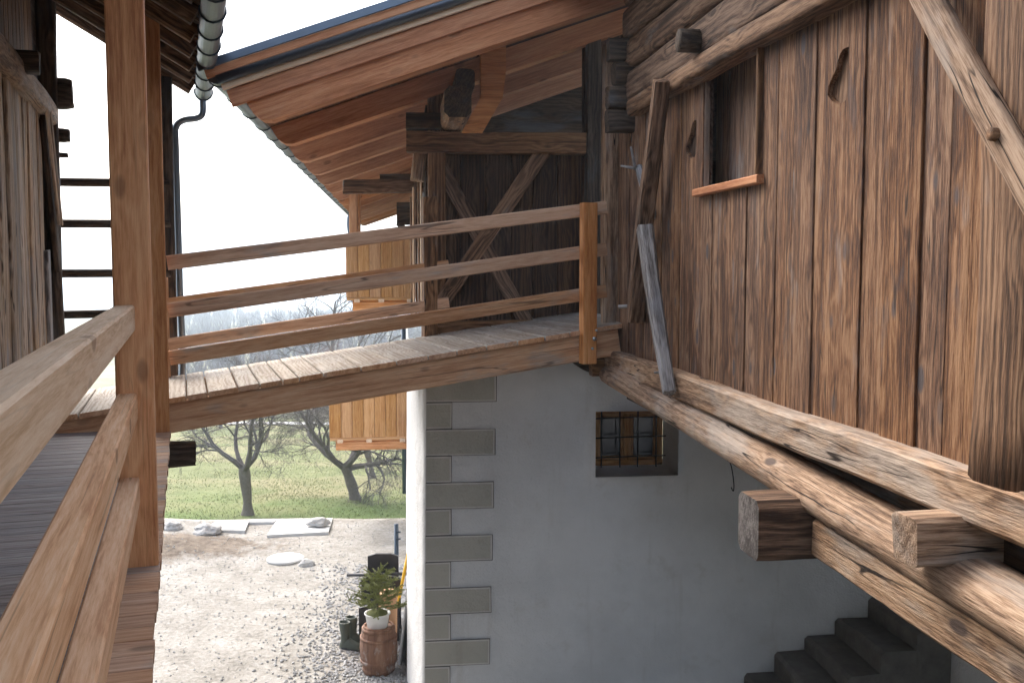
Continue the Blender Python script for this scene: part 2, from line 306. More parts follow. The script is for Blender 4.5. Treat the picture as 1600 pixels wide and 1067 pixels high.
def tube_geo(pts, rads, k, vs_, fs, cap=False):
    base = len(vs_); prev = None
    for i, (q, r) in enumerate(zip(pts, rads)):
        d = (pts[min(i + 1, len(pts) - 1)] - pts[max(i - 1, 0)]).normalized()
        if prev is None: a = d.orthogonal().normalized()
        else:
            a = prev - d * prev.dot(d); a = a.normalized() if a.length > 1e-5 else d.orthogonal().normalized()
        prev = a; b = d.cross(a)
        for j in range(k):
            an = 2 * math.pi * j / k; vs_.append(q + (a * math.cos(an) + b * math.sin(an)) * r)
    for i in range(len(pts) - 1):
        for j in range(k):
            p0 = base + i * k + j; p1 = base + i * k + (j + 1) % k; fs.append((p0, p1, p1 + k, p0 + k))
    if cap:
        fs.append(tuple(range(base + k - 1, base - 1, -1))); e = base + (len(pts) - 1) * k; fs.append(tuple(range(e, e + k)))
def tube(name, parent, pts, rad, mat, k=8, cap=True, smooth=True):
    vs_, fs = [], []; pts = [V(q) for q in pts]; o = pts[0]
    tube_geo([q - o for q in pts], rad if isinstance(rad, (list, tuple)) else [rad] * len(pts), k, vs_, fs, cap)
    return mesh(name, vs_, fs, mat, parent, Matrix.Translation(o), smooth)
def lathe(name, parent, prof, mat, loc, k=24, smooth=True, facet=0.0):
    vs_, fs = [], []
    for (r, z) in prof:
        for j in range(k):
            an = 2 * math.pi * j / k; rr = r * (1 - facet * (j % 2)); vs_.append((rr * math.cos(an), rr * math.sin(an), z))
    for i in range(len(prof) - 1):
        for j in range(k):
            a = i * k + j; b = i * k + (j + 1) % k; fs.append((a, b, b + k, a + k))
    fs.append(tuple(range(k - 1, -1, -1))); fs.append(tuple(range((len(prof) - 1) * k, len(prof) * k)))
    return mesh(name, vs_, fs, mat, parent, Matrix.Translation(loc), smooth)
def smoothpath(pts, n=6):
    out = []
    for i in range(len(pts) - 1):
        p0 = pts[max(i - 1, 0)]; p1 = pts[i]; p2 = pts[i + 1]; p3 = pts[min(i + 2, len(pts) - 1)]
        for j in range(n):
            t_ = j / n; out.append(0.5 * ((2 * p1) + (p2 - p0) * t_ + (2 * p0 - 5 * p1 + 4 * p2 - p3) * t_ * t_ + (3 * p1 - p0 - 3 * p2 + p3) * t_ ** 3))
    out.append(pts[-1]); return out

# ------------------------------------------------------------------ terrain
def fieldz(x, y): return -1.15 - 0.102 * (y - 18.5) + 0.10 * noise.noise(V((x * 0.12, y * 0.12, 0))) - 0.012 * max(0, x + 2) 
def yardz(x, y):
    a = 0.035 * noise.noise(V((x * 0.5, y * 0.5, 2))) + 0.018 * noise.noise(V((x * 2.1, y * 2.1, 5)))
    d = math.hypot((x + 6.2) / 2.4, (y - 16.5) / 0.8)
    a += 0.16 * max(0, 1 - d) * (1 + 0.8 * noise.noise(V((x * 3, y * 3, 1))))
    return a * min(1.0, max(0.0, (y - 8) / 3))
def sheet(name, x0, x1, y0, y1, nx, ny, fz, mat, skirt=None):
    vs_, fs = [], []
    for j in range(ny + 1):
        for i in range(nx + 1):
            x = x0 + (x1 - x0) * i / nx; y = y0 + (y1 - y0) * j / ny; vs_.append((x, y, fz(x, y)))
    for j in range(ny):
        for i in range(nx):
            a = j * (nx + 1) + i; fs.append((a, a + 1, a + nx + 2, a + nx + 1))
    if skirt:
        b0 = len(vs_)
        for i in range(nx + 1):
            v = vs_[ny * (nx + 1) + i]; vs_.append((v[0], v[1] + 0.05, v[2] - skirt))
        for i in range(nx): a = ny * (nx + 1) + i; fs.append((a, a + 1, b0 + i + 1, b0 + i))
    o = mesh(name, vs_, fs, mat, smooth=True); tag(o, None, kind='structure'); return o
yard = sheet('yard', -30, 24, -14, 18.4, 220, 200, yardz, 'yard', 2.6); yard['label'] = 'pale gravel farmyard between the barns'
field = sheet('meadow', -60, 60, 18.3, 80, 120, 90, fieldz, 'field'); field['label'] = 'sloping winter meadow under the bare apple trees'
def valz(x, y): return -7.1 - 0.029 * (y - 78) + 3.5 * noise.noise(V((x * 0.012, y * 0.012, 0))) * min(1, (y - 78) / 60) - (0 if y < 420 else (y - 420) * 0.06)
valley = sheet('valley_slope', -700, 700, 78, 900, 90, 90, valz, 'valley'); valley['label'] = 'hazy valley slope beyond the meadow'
def vfz(x, y): return -60 - 0.025 * (y - 900) if y > 880 else -45
vfloor = sheet('valley_floor', -6000, 6000, 890, 6400, 30, 30, lambda x, y: -60 - 0.012 * (y - 890), 'valley'); vfloor['label'] = 'pale valley floor far below'
# hill silhouette far behind the footbridge rails, rising to the right
def hillz(x, y):
    crest = -125 + 0.19 * (x + 800) + 40 * noise.noise(V((x * 0.0018, 3, 0))) + 12 * noise.noise(V((x * 0.008, 5, 0)))
    crest = min(crest, 24); f = max(0, 1 - abs(y - 2600) / 1500); return -190 + (crest + 190) * f ** 0.8
hill = sheet('hill', -3500, 3500, 1400, 3900, 110, 50, hillz, 'hill'); hill['label'] = 'pale wooded hillside fading into the haze'

# grass blades on the near meadow
def blades(name, n, fx, fy, hgt):
    vs_, fs = [], []
    for _ in range(n):
        x, y = fx(), fy(); 
        if rnd.random() > 0.5 + 0.9 * noise.noise(V((x * 0.35, y * 0.35, 8))): continue
        zz = fieldz(x, y); a = rnd.uniform(0, 6.28); h = hgt * rnd.uniform(0.4, 1.2); wd = rnd.uniform(0.006, 0.018)
        dx, dy = math.cos(a) * wd, math.sin(a) * wd; lx, ly = rnd.uniform(-.6, .6) * h, rnd.uniform(-.6, .6) * h; b = len(vs_)
        vs_ += [(x - dx, y - dy, zz - 0.01), (x + dx, y + dy, zz - 0.01), (x + lx, y + ly, zz + h)]; fs.append((b, b + 1, b + 2))
    return mesh(name, vs_, fs, 'grass')
gr = blades('meadow_grass', 110000, lambda: rnd.uniform(-18, -1), lambda: 22 + 38 * rnd.random() ** 1.6, 0.05)
tag(gr, 'short winter grass growing over the meadow', 'grass', kind='stuff')

# pebbles
def pebbles(name, n, fx, fy, s0, s1, mat, fz):
    vs_, fs = [], []
    for _ in range(n):
        x, y = fx(), fy(); s = rnd.uniform(s0, s1) ; zz = fz(x, y); b = len(vs_); a = rnd.uniform(0, 6.28)
        for k in range(4):
            an = a + k * math.pi / 2 + rnd.uniform(-.3, .3); r = s * rnd.uniform(0.7, 1.2); vs_.append((x + r * math.cos(an), y + r * math.sin(an), zz + s * rnd.uniform(0.0, 0.3)))
        vs_.append((x + rnd.uniform(-.3, .3) * s, y, zz + s * rnd.uniform(0.5, 0.9))); vs_.append((x, y, zz - s * 0.5))
        for k in range(4): fs += [(b + k, b + (k + 1) % 4, b + 4), (b + (k + 1) % 4, b + k, b + 5)]
    return mesh(name, vs_, fs, mat)
def gx():
    return -1.0 - abs(rnd.gauss(0, 0.75))
pb = pebbles('wall_gravel', 9000, gx, lambda: rnd.uniform(10.2, 15.5), 0.012, 0.03, 'pebble', lambda x, y: yardz(x, y) + 0.006)
tag(pb, 'loose grey gravel strewn along the foot of the white wall', 'gravel', kind='stuff')
pb2 = pebbles('yard_stones', 2200, lambda: rnd.uniform(-8.5, -1.5), lambda: rnd.uniform(10.5, 18.2), 0.006, 0.02, 'pebble', lambda x, y: yardz(x, y) + 0.003)
tag(pb2, 'small stones scattered over the bare yard', 'gravel', kind='stuff')

# ------------------------------------------------------------------ the barn: masonry
barn = empty('barn', B(0, 0, 0), 'large timber barn with white plastered base, boarded walls and new larch rafters', 'barn')
# front masonry wall with a window opening
WX0, WX1, WZ0, WZ1 = 1.74, 2.62, 2.53, 3.215
def masonry():
    us = sorted(set([round(i * 0.16, 3) for i in range(0, 51)] + [WX0, WX1])); us = [u for u in us if min(abs(u - WX0), abs(u - WX1)) > 0.03 or u in (WX0, WX1)]
    zs = sorted(set([round(i * 0.16 - 0.3, 3) for i in range(0, 28)] + [WZ0, WZ1, 3.92])); zs = [q for q in zs if (min(abs(q - WZ0), abs(q - WZ1), abs(q - 3.92)) > 0.03 or q in (WZ0, WZ1, 3.92)) and q <= 3.92]
    vs_, fs, idx = [], [], {}
    def vid(u, z, v=None):
        key = (u, z, v)
        if key not in idx:
            d = (0.012 * noise.noise(V((u * 1.3, z * 1.3, 0))) + 0.004 * noise.noise(V((u * 5, z * 5, 3)))) if v is None else v
            uu = u - 0.012 * (3.6 - z) if u == 0 else u
            idx[key] = len(vs_); vs_.append((uu, d, z))
        return idx[key]
    for i in range(len(us) - 1):
        for j in range(len(zs) - 1):
            if us[i] >= WX0 and us[i + 1] <= WX1 and zs[j] >= WZ0 and zs[j + 1] <= WZ1: continue
            fs.append((vid(us[i], zs[j]), vid(us[i + 1], zs[j]), vid(us[i + 1], zs[j + 1]), vid(us[i], zs[j + 1])))
    # splayed reveals
    hu = [u for u in us if WX0 <= u <= WX1]; hz_ = [q for q in zs if WZ0 <= q <= WZ1]
    ring = [(u, WZ0) for u in hu] + [(WX1, q) for q in hz_[1:]] + [(u, WZ1) for u in hu[::-1][1:]] + [(WX0, q) for q in hz_[::-1][1:-1]]
    def inner(u, z):
        fu = (u - WX0) / (WX1 - WX0); fz = (z - WZ0) / (WZ1 - WZ0)
        return (WX0 + 0.03 + fu * (WX1 - WX0 - 0.11), 0.34, WZ0 + 0.05 + fz * (WZ1 - WZ0 - 0.07))
    inn = []
    for (u, z) in ring: inn.append(len(vs_)); vs_.append(inner(u, z))
    k = len(ring)
    for i in range(k):
        a, b = vid(*ring[i]), vid(*ring[(i + 1) % k]); fs.append((b, a, inn[i], inn[(i + 1) % k]))
    # left face: bends out at the corner, then runs back
    prev = [vid(0, q) for q in zs]
    for (u, v) in ((-0.035, 0.12), (-0.1, 0.5), (-0.175, 1.05), (-0.17, 3), (-0.15, 8), (-0.12, 15), (-0.1, 22.5)):
        cur = []
        for q in zs: cur.append(len(vs_)); vs_.append((u - 0.012 * (3.6 - q) + 0.008 * noise.noise(V((v * 2, q * 2, 0))), v, q))
        for j in range(len(zs) - 1): fs.append((cur[j], prev[j], prev[j + 1], cur[j + 1]))
        prev = cur
    # top
    Mx = Matrix((BU, BV, Z)).transposed().to_4x4(); Mx.translation = W0
    return mesh('masonry_wall', vs_, fs, 'plaster', barn, Mx, smooth=True)
wallm = masonry(); wallm['label'] = 'white plastered masonry wall with grey painted corner stones'
# painted corner stones
qz = 3.885
k = 0
while qz > 0.15:
    hgt = 0.273; wd = 0.715 - 0.004 * k if k % 2 == 1 else 0.262
    z1 = qz; z0 = qz - hgt; x0 = 0.002 - 0.012 * (3.6 - (z0 + z1) / 2)
    vs_, fs, mi = [], [], []
    for d, ins in ((-0.010, 0), (-0.018, 0), (-0.018, 0.006), (-0.018, 0.02)):
        j_ = 0.003
        vs_ += [(x0 + ins * 0.3, d, z0 + ins), (x0 + wd - ins + rnd.uniform(-j_, j_), d, z0 + ins + rnd.uniform(-j_, j_)), (x0 + wd - ins + rnd.uniform(-j_, j_), d, z1 - ins + rnd.uniform(-j_, j_)), (x0 + ins * 0.3, d, z1 - ins)]
    for r_ in range(3):
        for q in range(4): fs.append((r_ * 4 + q, r_ * 4 + (q + 1) % 4, r_ * 4 + 4 + (q + 1) % 4, r_ * 4 + 4 + q)); mi.append((0, 0, 1)[r_])
    fs.append((12, 13, 14, 15)); mi.append(2)
    mesh('quoin_stone', vs_, fs, None, wallm, WM[wallm], mats=['quoin_line', 'quoin_light', 'quoin'], midx=mi)
    qz -= hgt + 0.001  ; k += 1
# window with casements and iron grille
wv = 0.335
win = beam('window', barn, B(WX0 + 0.02, wv + 0.09, (WZ0 + WZ1) / 2), B(WX1 - 0.07, wv + 0.09, (WZ0 + WZ1) / 2), 0.02, 0.7, 'timber_dark')
win['label'] = 'small barred casement window in the white wall'
wx0, wx1, wz0, wz1 = WX0 + 0.03, WX1 - 0.08, WZ0 + 0.05, WZ1 - 0.02
wc = (wx0 + wx1) / 2
for a, b in (((wx0, wz0 + 0.03), (wx1, wz0 + 0.03)), ((wx0, wz1 - 0.03), (wx1, wz1 - 0.03))): beam('frame', win, B(a[0], wv + 0.03, a[1]), B(b[0], wv + 0.03, b[1]), 0.06, 0.06, 'winframe')
for x in (wx0 + 0.03, wx1 - 0.03): beam('frame', win, B(x, wv + 0.033, wz0 + 0.06), B(x, wv + 0.033, wz1 - 0.06), 0.06, 0.06, 'winframe', up=BU)
beam('mullion', win, B(wc, wv + 0.025, wz0 + 0.06), B(wc, wv + 0.025, wz1 - 0.06), 0.05, 0.07, 'winframe', up=BU)
for s in (0, 1):
    a, b = (wx0 + 0.06, wc - 0.035) if s == 0 else (wc + 0.035, wx1 - 0.06)
    for x in (a + 0.018, b - 0.018): beam('casement_frame', win, B(x, wv + 0.05, wz0 + 0.06), B(x, wv + 0.05, wz1 - 0.06), 0.035, 0.036, 'winframe', up=BU)
    for zz in (wz0 + 0.08, wz1 - 0.08): beam('casement_frame', win, B(a + 0.036, wv + 0.05, zz), B(b - 0.036, wv + 0.05, zz), 0.035, 0.036, 'winframe')
    beam('pane', win, B(a + 0.03, wv + 0.06, (wz0 + wz1) / 2), B(b - 0.03, wv + 0.06, (wz0 + wz1) / 2), 0.006, wz1 - wz0 - 0.15, 'glass', bev=0.001)
for i in range(4):
    x = wx0 + 0.02 + (wx1 - wx0 - 0.04) * (i + 0.35) / 3.7; tube('iron_bar', win, [B(x + 0.004 * (i % 2), wv - 0.05, wz0 - 0.03), B(x, wv - 0.05, wz1 + 0.02)], 0.008, 'iron', 6)
for i in range(3):
    zz = wz0 + 0.1 + 0.21 * i; tube('iron_bar', win, [B(wx0 - 0.02, wv - 0.06, zz), B(wc, wv - 0.06, zz + 0.008), B(wx1 + 0.02, wv - 0.06, zz + 0.012)], 0.008, 'iron', 6)

# ------------------------------------------------------------------ barn: side wall of old boards on the right (frame R)
SILL_T, BEAM_B = 3.885, 6.035
side = beam('side_wall', barn, R(0.30, -0.6, (SILL_T + 7.6) / 2), R(10.5, -0.6, (SILL_T + 7.6) / 2), 0.04, 7.6 - SILL_T, 'board_dark', n=2)
side['label'] = 'side wall of weathered brown vertical boards over a heavy sill'
def plank_hole(name, parent, s0, s1, z0, z1, hole, mat, o=0.0):
    cu = bpy.data.curves.new(name, 'CURVE'); cu.dimensions = '2D'; cu.fill_mode = 'BOTH'; cu.extrude = 0.016
    for pts in ([(z0, s0), (z1, s0), (z1, s1), (z0, s1)], hole):
        sp = cu.splines.new('POLY'); sp.points.add(len(pts) - 1); sp.use_cyclic_u = True
        for q, (a, b) in zip(sp.points, pts): q.co = (a - z0, b - (s0 + s1) / 2, 0, 1)
    tmp = bpy.data.objects.new('tmp', cu); COL.objects.link(tmp); bpy.context.view_layer.update()
    me = bpy.data.meshes.new_from_object(tmp.evaluated_get(bpy.context.evaluated_depsgraph_get())); bpy.data.objects.remove(tmp); bpy.data.curves.remove(cu)
    me.materials.clear(); me.materials.append(M[mat]); me.name = name
    Mx = Matrix((Z, -RV, -RU * -1)).transposed().to_4x4(); Mx = Matrix((Z, -RV, Z.cross(-RV))).transposed().to_4x4(); Mx.translation = R((s0 + s1) / 2, o, z0)
    return link(bpy.data.objects.new(name, me), Mx, parent)
def pear(cz, cs, sz, ss):
    pts = []
    for i in range(28):
        a = 2 * math.pi * i / 28; y = math.sin(a); x = math.cos(a)
        wdt = 1.0 if x < 0 else 0.52
        bl = 0.5 - 0.5 * math.tanh((x - 0.1) * 4); wdt = 0.45 + 0.55 * bl
        pts.append((cz + x * sz, cs + y * wdt * ss * (1.0 if abs(x) < 0.95 else 1)))
    return pts
WS0, WS1, WSZ = 2.85, 3.98, 5.25
cuts = [0.42, 0.62, 0.86, 1.13, 1.38, 1.62, 1.87, 2.12, 2.36, 2.53, WS0]
cuts += [3.08, 3.27, 3.55, 3.74, WS1, 4.22, 4.44, 4.72, 5.0, 5.24, 5.48, 5.79, 6.0, 6.15, 6.29]
x = 6.29
while x < 9.9: x += rnd.uniform(0.2, 0.3); cuts.append(x)
# the two pear-shaped holes
PO = [(1.0, .72), (1.0, .99), (.9, 1.0), (.5, 1.02), (.06, 1.0), (.0, .86), (-.01, .5), (.1, .2), (.24, .0), (.4, .04), (.56, .22), (.66, .4), (.8, .46), (.93, .58)]
p1 = [(5.552 + a * 0.272, 4.845 + b * 0.225) for a, b in PO]; p2 = [(5.525 + a * 0.27, 2.47 + b * 0.23) for a, b in PO]
for a, b in zip(cuts[:-1], cuts[1:]):
    top = BEAM_B + 0.05
    if a >= WS0 - 1e-6 and b <= WS1 + 1e-6: top = WSZ + 0.0
    o = rnd.uniform(-0.012, 0.012)
    if a <= 4.9 and b >= 5.0 - 1e-6 and abs(b - 5.0) < 1e-6: continue
    if abs(a - 5.0) < 1e-6: plank_hole('plank', side, 4.718, 5.242, SILL_T - 0.03, top, p1, 'board'); continue
    if abs(b - 2.53) < 1e-6: continue
    if abs(a - 2.53) < 1e-6: plank_hole('plank', side, 2.358, 2.85, SILL_T - 0.03, top, p2, 'board', -0.004); continue
    beam('plank', side, R((a + b) / 2 + rnd.uniform(-.004, .004), o, SILL_T - 0.03), R((a + b) / 2 + rnd.uniform(-.004, .004), o, top), b - a - rnd.uniform(0.0, 0.004), 0.034, 'board', up=RU, n=7, wob=0.003, rough=0.01, bev=0.004)
beam('pear_backing', side, R(5.0, -0.03, 5.4), R(5.0, -0.03, 6.0), 0.5, 0.02, 'timber_brown', up=RU); beam('pear_backing', side, R(2.6, -0.035, 5.4), R(2.6, -0.035, 6.0), 0.35, 0.02, 'board_dark', up=RU)
for s0_, s1_, z1_ in ((0.42, WS0 - 0.02, 6.08), (WS0 - 0.01, WS1, WSZ - 0.03), (WS1 + 0.02, 10.4, 6.08)):
    beam('wall_lining', side, R(s0_, -0.062, (SILL_T + z1_) / 2), R(s1_, -0.062, (SILL_T + z1_) / 2), 0.02, z1_ - SILL_T, 'board_dark')
# shuttered window opening
hatch = [beam('hatch_board', side, R(WS0 + 0.14 + 0.283 * i, -0.2, WSZ - 0.3), R(WS0 + 0.14 + 0.283 * i, -0.2, 6.3), 0.278, 0.02, 'timber_brown', up=RU) for i in range(-1, 5)]
beam('jamb', side, R(WS0 - 0.006, -0.02, WSZ), R(WS0 - 0.006, -0.02, BEAM_B + 0.03), 0.02, 0.045, 'timber', up=RU); beam('jamb', side, R(WS1 + 0.0, 0.0, WSZ), R(WS1 + 0.0, 0.0, BEAM_B + 0.03), 0.035, 0.13, 'timber_brown', up=RU)
beam('window_sill', side, R(WS0 - 0.04, 0.005, WSZ - 0.005), R(WS1 + 0.05, 0.005, WSZ - 0.005), 0.14, 0.055, 'rafter')
# posts, sill and wall plate
beam('corner_post', side, R(0.32, 0.05, SILL_T - 0.05), R(0.32, 0.05, 6.85), 0.2, 0.2, 'timber', up=RU, n=8, rough=0.04, wob=0.02, kind='rough')
beam('post', side, R(6.52, 0.05, SILL_T - 0.05), R(6.52, 0.05, 7.2), 0.36, 0.14, 'timber_brown', up=RU, n=14, rough=0.05, wob=0.03, kind='rough')
beam('sill_beam', side, R(0.25, 0.03, 3.785), R(10.4, 0.03, 3.785), 0.20, 0.205, 'timber', n=70, rough=0.035, wob=0.014, bev=0.022)
beam('log', side, R(0.55, 0.06, 3.655), R(10.4, 0.06, 3.30), 0.34, 0.215, 'timber', n=60, rough=0.045, wob=0.02, kind='round', nseg=16)
beam('lower_beam', side, R(5.18, 0.13, 3.30), R(10.4, 0.13, 3.25), 0.16, 0.2, 'timber', n=60, rough=0.06, wob=0.025, bev=0.018)
beam('gap_shade_board', side, R(0.6, -0.06, 3.6), R(10.4, -0.06, 3.55), 0.04, 0.36, 'timber_dark')  # dark board added behind the gap to stop the light beyond
bj = beam('joist_end', side, R(4.97, 0.47, 3.33), R(4.97, -0.6, 3.33), 0.30, 0.32, 'timber_brown', n=14, rough=0.035, bev=0.035, caps='endgrain')
beam('joist_end', side, R(6.28, 0.34, 3.61), R(6.28, -0.4, 3.61), 0.17, 0.2, 'timber', n=12, rough=0.06, bev=0.018)
beam('corner_bracket', side, R(0.32, 0.26, 3.71), R(0.32, -0.05, 3.71), 0.17, 0.17, 'timber_brown', n=4, rough=0.03)
prism('corbel', side, [(0, 0), (0.55, 0), (0.55, -0.3), (0.42, -0.26), (0.12, -0.14), (0, -0.06)], 0.16, 'timber_dark', Matrix.Translation(R(0.12, 0.4, 3.80)) @ Matrix((RU, Z, RU.cross(Z))).transposed().to_4x4())
# log courses above the boards
zz = BEAM_B
for i, h in enumerate((0.16, 0.3, 0.27, 0.3, 0.3, 0.28)):
    beam('log_course', side, R(0.86 if i else 1.2, 0.0 + (0.05 if i == 0 else 0.0), zz + h / 2), R(10.4, 0.0 + (0.05 if i == 0 else 0), zz + h / 2), 0.2, h - 0.008, 'timber_brown', n=44, rough=0.045, wob=0.025, kind='rough', nseg=16)
    zz += h
# cross-wall log ends at the far corner, stepped
for i in range(4): beam('cross_log_end', side, R(0.93 - 0.02 * (i % 2), 0.2 + 0.05 * (i % 2) + (0.06 if i == 0 else 0), 6.03 + 0.215 * i), R(0.93, -0.3, 6.03 + 0.215 * i), 0.16, 0.2, 'timber_dark', n=4, rough=0.04, kind='rough')
tube('log_peg', side, [R(2.96, 0.02, 6.31), R(2.96, 0.24, 6.31)], 0.085, 'timber_dark', 10)
# diagonal braces near the post
beam('brace', side, R(5.69, 0.13, 6.197), R(7.55, 0.13, 3.956), 0.15, 0.06, 'timber', up=RU, n=26, rough=0.06, wob=0.02, kind='rough', nseg=14)
tube('wooden_peg', side, [R(6.52, 0.13, 5.19), R(6.52, 0.185, 5.19)], 0.026, 'timber_brown', 8)
beam('brace', side, R(6.22, 0.06, 6.2), R(6.62, 0.06, 5.50), 0.10, 0.05, 'timber_dark', up=RU, n=6, rough=0.05, kind='rough')
# floor and inner lining of the loft behind the side wall
beam('loft_floor', barn, R(0.2, -2.6, 3.55), R(10.4, -2.6, 3.55), 4.9, 0.05, 'timber_dark'); 
# two crossed weathered poles leaning on the boards
po1 = empty('wooden_pole', R(1.36, 0.08, 4.27), 'dark brown pole leaning up to the wall plate, crossing in front of the grey stick', 'pole')
beam('shaft', po1, R(1.36, 0.10, 4.25), R(2.43, 0.19, 6.13), 0.12, 0.15, 'timber_brown', up=RU, n=24, rough=0.06, wob=0.03, bev=0.02, taper=0.8)
beam('peg', po1, R(1.40, 0.10, 4.36), R(1.33, 0.24, 4.35), 0.035, 0.035, 'driftwood', kind='round')
po2 = empty('wooden_pole', R(2.49, 0.18, 3.74), 'pale grey weathered pole standing crooked in front of the sill beam', 'pole')
beam('shaft', po2, R(1.95, 0.19, 5.02), R(2.70, 0.21, 3.75), 0.11, 0.13, 'driftwood', up=RU, n=26, rough=0.05, wob=0.025, bev=0.025, taper=0.72)
beam('shaft', po2, R(1.29, 0.06, 5.58), R(1.72, 0.05, 5.13), 0.09, 0.08, 'driftwood', up=RU, n=14, rough=0.12, wob=0.02, kind='round', endr=0.15)
for a_, b_ in (((1.32, 0.1, 5.57), (1.22, 0.2, 5.60)), ((1.33, 0.1, 5.58), (1.29, 0.13, 5.76)), ((2.62, 0.2, 3.9), (2.55, 0.27, 3.89))):
    beam('twig_stub', po2, R(*a_), R(*b_), 0.03, 0.03, 'driftwood', kind='round', taper=0.6, n=3)

# ------------------------------------------------------------------ barn: recessed front wall with cross brace (barn frame v = 1.05)
FV = 1.05; FZ0 = 3.93
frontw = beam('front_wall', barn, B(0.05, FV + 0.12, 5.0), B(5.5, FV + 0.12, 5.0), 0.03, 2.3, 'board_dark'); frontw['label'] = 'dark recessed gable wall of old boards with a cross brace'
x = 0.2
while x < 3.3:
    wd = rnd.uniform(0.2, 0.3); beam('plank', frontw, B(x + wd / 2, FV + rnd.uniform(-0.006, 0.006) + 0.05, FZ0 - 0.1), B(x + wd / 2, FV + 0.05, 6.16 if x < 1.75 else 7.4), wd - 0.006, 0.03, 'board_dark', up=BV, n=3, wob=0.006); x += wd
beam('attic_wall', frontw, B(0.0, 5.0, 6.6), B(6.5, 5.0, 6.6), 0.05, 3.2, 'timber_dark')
beam('corner_post', frontw, B(0.15, FV - 0.02, FZ0 - 0.1), B(0.15, FV - 0.02, 6.6), 0.19, 0.16, 'timber_brown', up=BV, n=10, rough=0.03, wob=0.01)
beam('tie_beam', frontw, B(-0.17, FV - 0.06, 6.055), B(1.80, FV - 0.06, 6.055), 0.2, 0.225, 'timber_brown', n=12, rough=0.03, wob=0.012)
beam('tie_beam_end', frontw, B(-0.18, FV - 0.1, 6.27), B(0.2, FV - 0.1, 6.27), 0.24, 0.17, 'timber_dark', n=5, rough=0.04)
beam('brace', frontw, B(0.16, FV - 0.055, 5.85), B(1.16, FV - 0.055, 4.05), 0.16, 0.05, 'timber_brown', up=BV, n=8, rough=0.03)
beam('brace', frontw, B(1.34, FV - 0.085, 6.0), B(0.19, FV - 0.085, 4.3), 0.17, 0.05, 'timber_brown', up=BV, n=8, rough=0.03)
beam('post', frontw, B(1.88, FV - 0.06, FZ0 - 0.1), B(1.88, FV - 0.06, 7.3), 0.15, 0.16, 'timber_dark', up=BV, n=8, rough=0.03)
beam('floor_beam', frontw, B(0.05, FV - 0.07, 4.03), B(2.0, FV - 0.07, 4.06), 0.14, 0.14, 'timber_brown', n=6, rough=0.04)
# boarded left side of the loft, seen edge-on
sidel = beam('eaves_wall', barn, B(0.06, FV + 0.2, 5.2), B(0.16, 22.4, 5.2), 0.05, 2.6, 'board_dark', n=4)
for i in range(5):
    v = FV + 0.05 + 0.16 * i
    beam('cover_board', sidel, B(-0.01 - 0.028 * i, v + 0.5, FZ0 + 0.1), B(-0.01 - 0.028 * i, v + 0.5, 5.95 - 0.1 * i), 0.14, 0.022, ('larch_pale', 'timber', 'board', 'larch_pale', 'timber')[i], up=BU)
beam('carved_bracket', sidel, B(-0.06, FV + 0.15, 5.66), B(-0.02, FV + 0.15, 5.98), 0.16, 0.18, 'timber', up=BV, n=8, rough=0.1, kind='rough')
beam('bracket_arm', sidel, B(-0.95, 2.6, 5.69), B(0.1, 2.6, 5.72), 0.14, 0.17, 'timber_brown', n=6, rough=0.03); beam('bracket_cap', sidel, B(-0.5, 2.6, 5.815), B(0.1, 2.6, 5.83), 0.14, 0.07, 'timber_dark', n=4)
beam('bracket_arm', sidel, B(-0.3, 3.6, 5.42), B(0.1, 3.6, 5.42), 0.14, 0.3, 'timber_dark', n=4); beam('bracket_strut', sidel, B(-0.28, 3.6, 5.3), B(0.08, 3.6, 4.9), 0.1, 0.08, 'timber_dark')
# purlin end and new strut under the rafters
pur = beam('purlin', barn, B(0.33, -0.05, 6.33), B(0.33, 9, 6.33), 0.27, 0.30, 'timber', n=22, rough=0.04, wob=0.01, bev=0.05, caps='timber_dark')
beam('purlin_block', pur, B(0.42, 0.25, 6.60), B(0.42, 1.2, 6.60), 0.2, 0.22, 'timber_dark', n=6, rough=0.06, kind='rough')
sp = [(0.575, 6.99), (0.835, 6.99), (0.835, 6.69), (0.80, 6.42), (0.60, 6.08), (0.385, 6.08), (0.475, 6.24), (0.575, 6.42)]
Mb = Matrix((BU, Z, BU.cross(Z))).transposed().to_4x4(); Mb.translation = B(0.6, 0.3, 6.5)
prism('strut', pur, [(a - 0.6, b - 6.5) for a, b in sp], 0.14, 'larch', Mb)

# ------------------------------------------------------------------ barn: roof
SL = 0.352; EU, EZ = -1.446, 5.99       # rafter foot (underside)
def rz(u): return EZ + SL * (u - EU)
VFAR = 22.8; UR = 6.5; RH = 0.235
up_n = (Z - BU * SL).normalized()
roof = None
def slab(name, parent, u0, u1, v0, v1, off, th, mat):
    n_ = up_n; c0 = B(u0, (v0 + v1) / 2, rz(u0)) + n_ * (off + th / 2); c1 = B(u1, (v0 + v1) / 2, rz(u1)) + n_ * (off + th / 2)
    return beam(name, parent, c0, c1, v1 - v0, th, mat, up=n_, bev=0.004)
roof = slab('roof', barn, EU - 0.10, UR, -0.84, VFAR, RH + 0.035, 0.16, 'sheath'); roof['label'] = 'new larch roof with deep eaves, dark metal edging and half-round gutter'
slab('unseen_shade_roof', roof, 1.25, UR, -3.0, -0.86, RH + 0.035, 0.16, 'sheath')  # unseen roof over the side wall, added to shade it
slab('unseen_shade_roof', roof, 1.25, UR, -13.0, -3.01, RH + 0.035, 0.16, 'sheath')
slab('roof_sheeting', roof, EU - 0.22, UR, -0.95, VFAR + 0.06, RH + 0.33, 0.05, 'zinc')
slab('roof_batten_layer', roof, EU - 0.14, UR, -0.80, VFAR, RH + 0.2, 0.125, 'sheath')
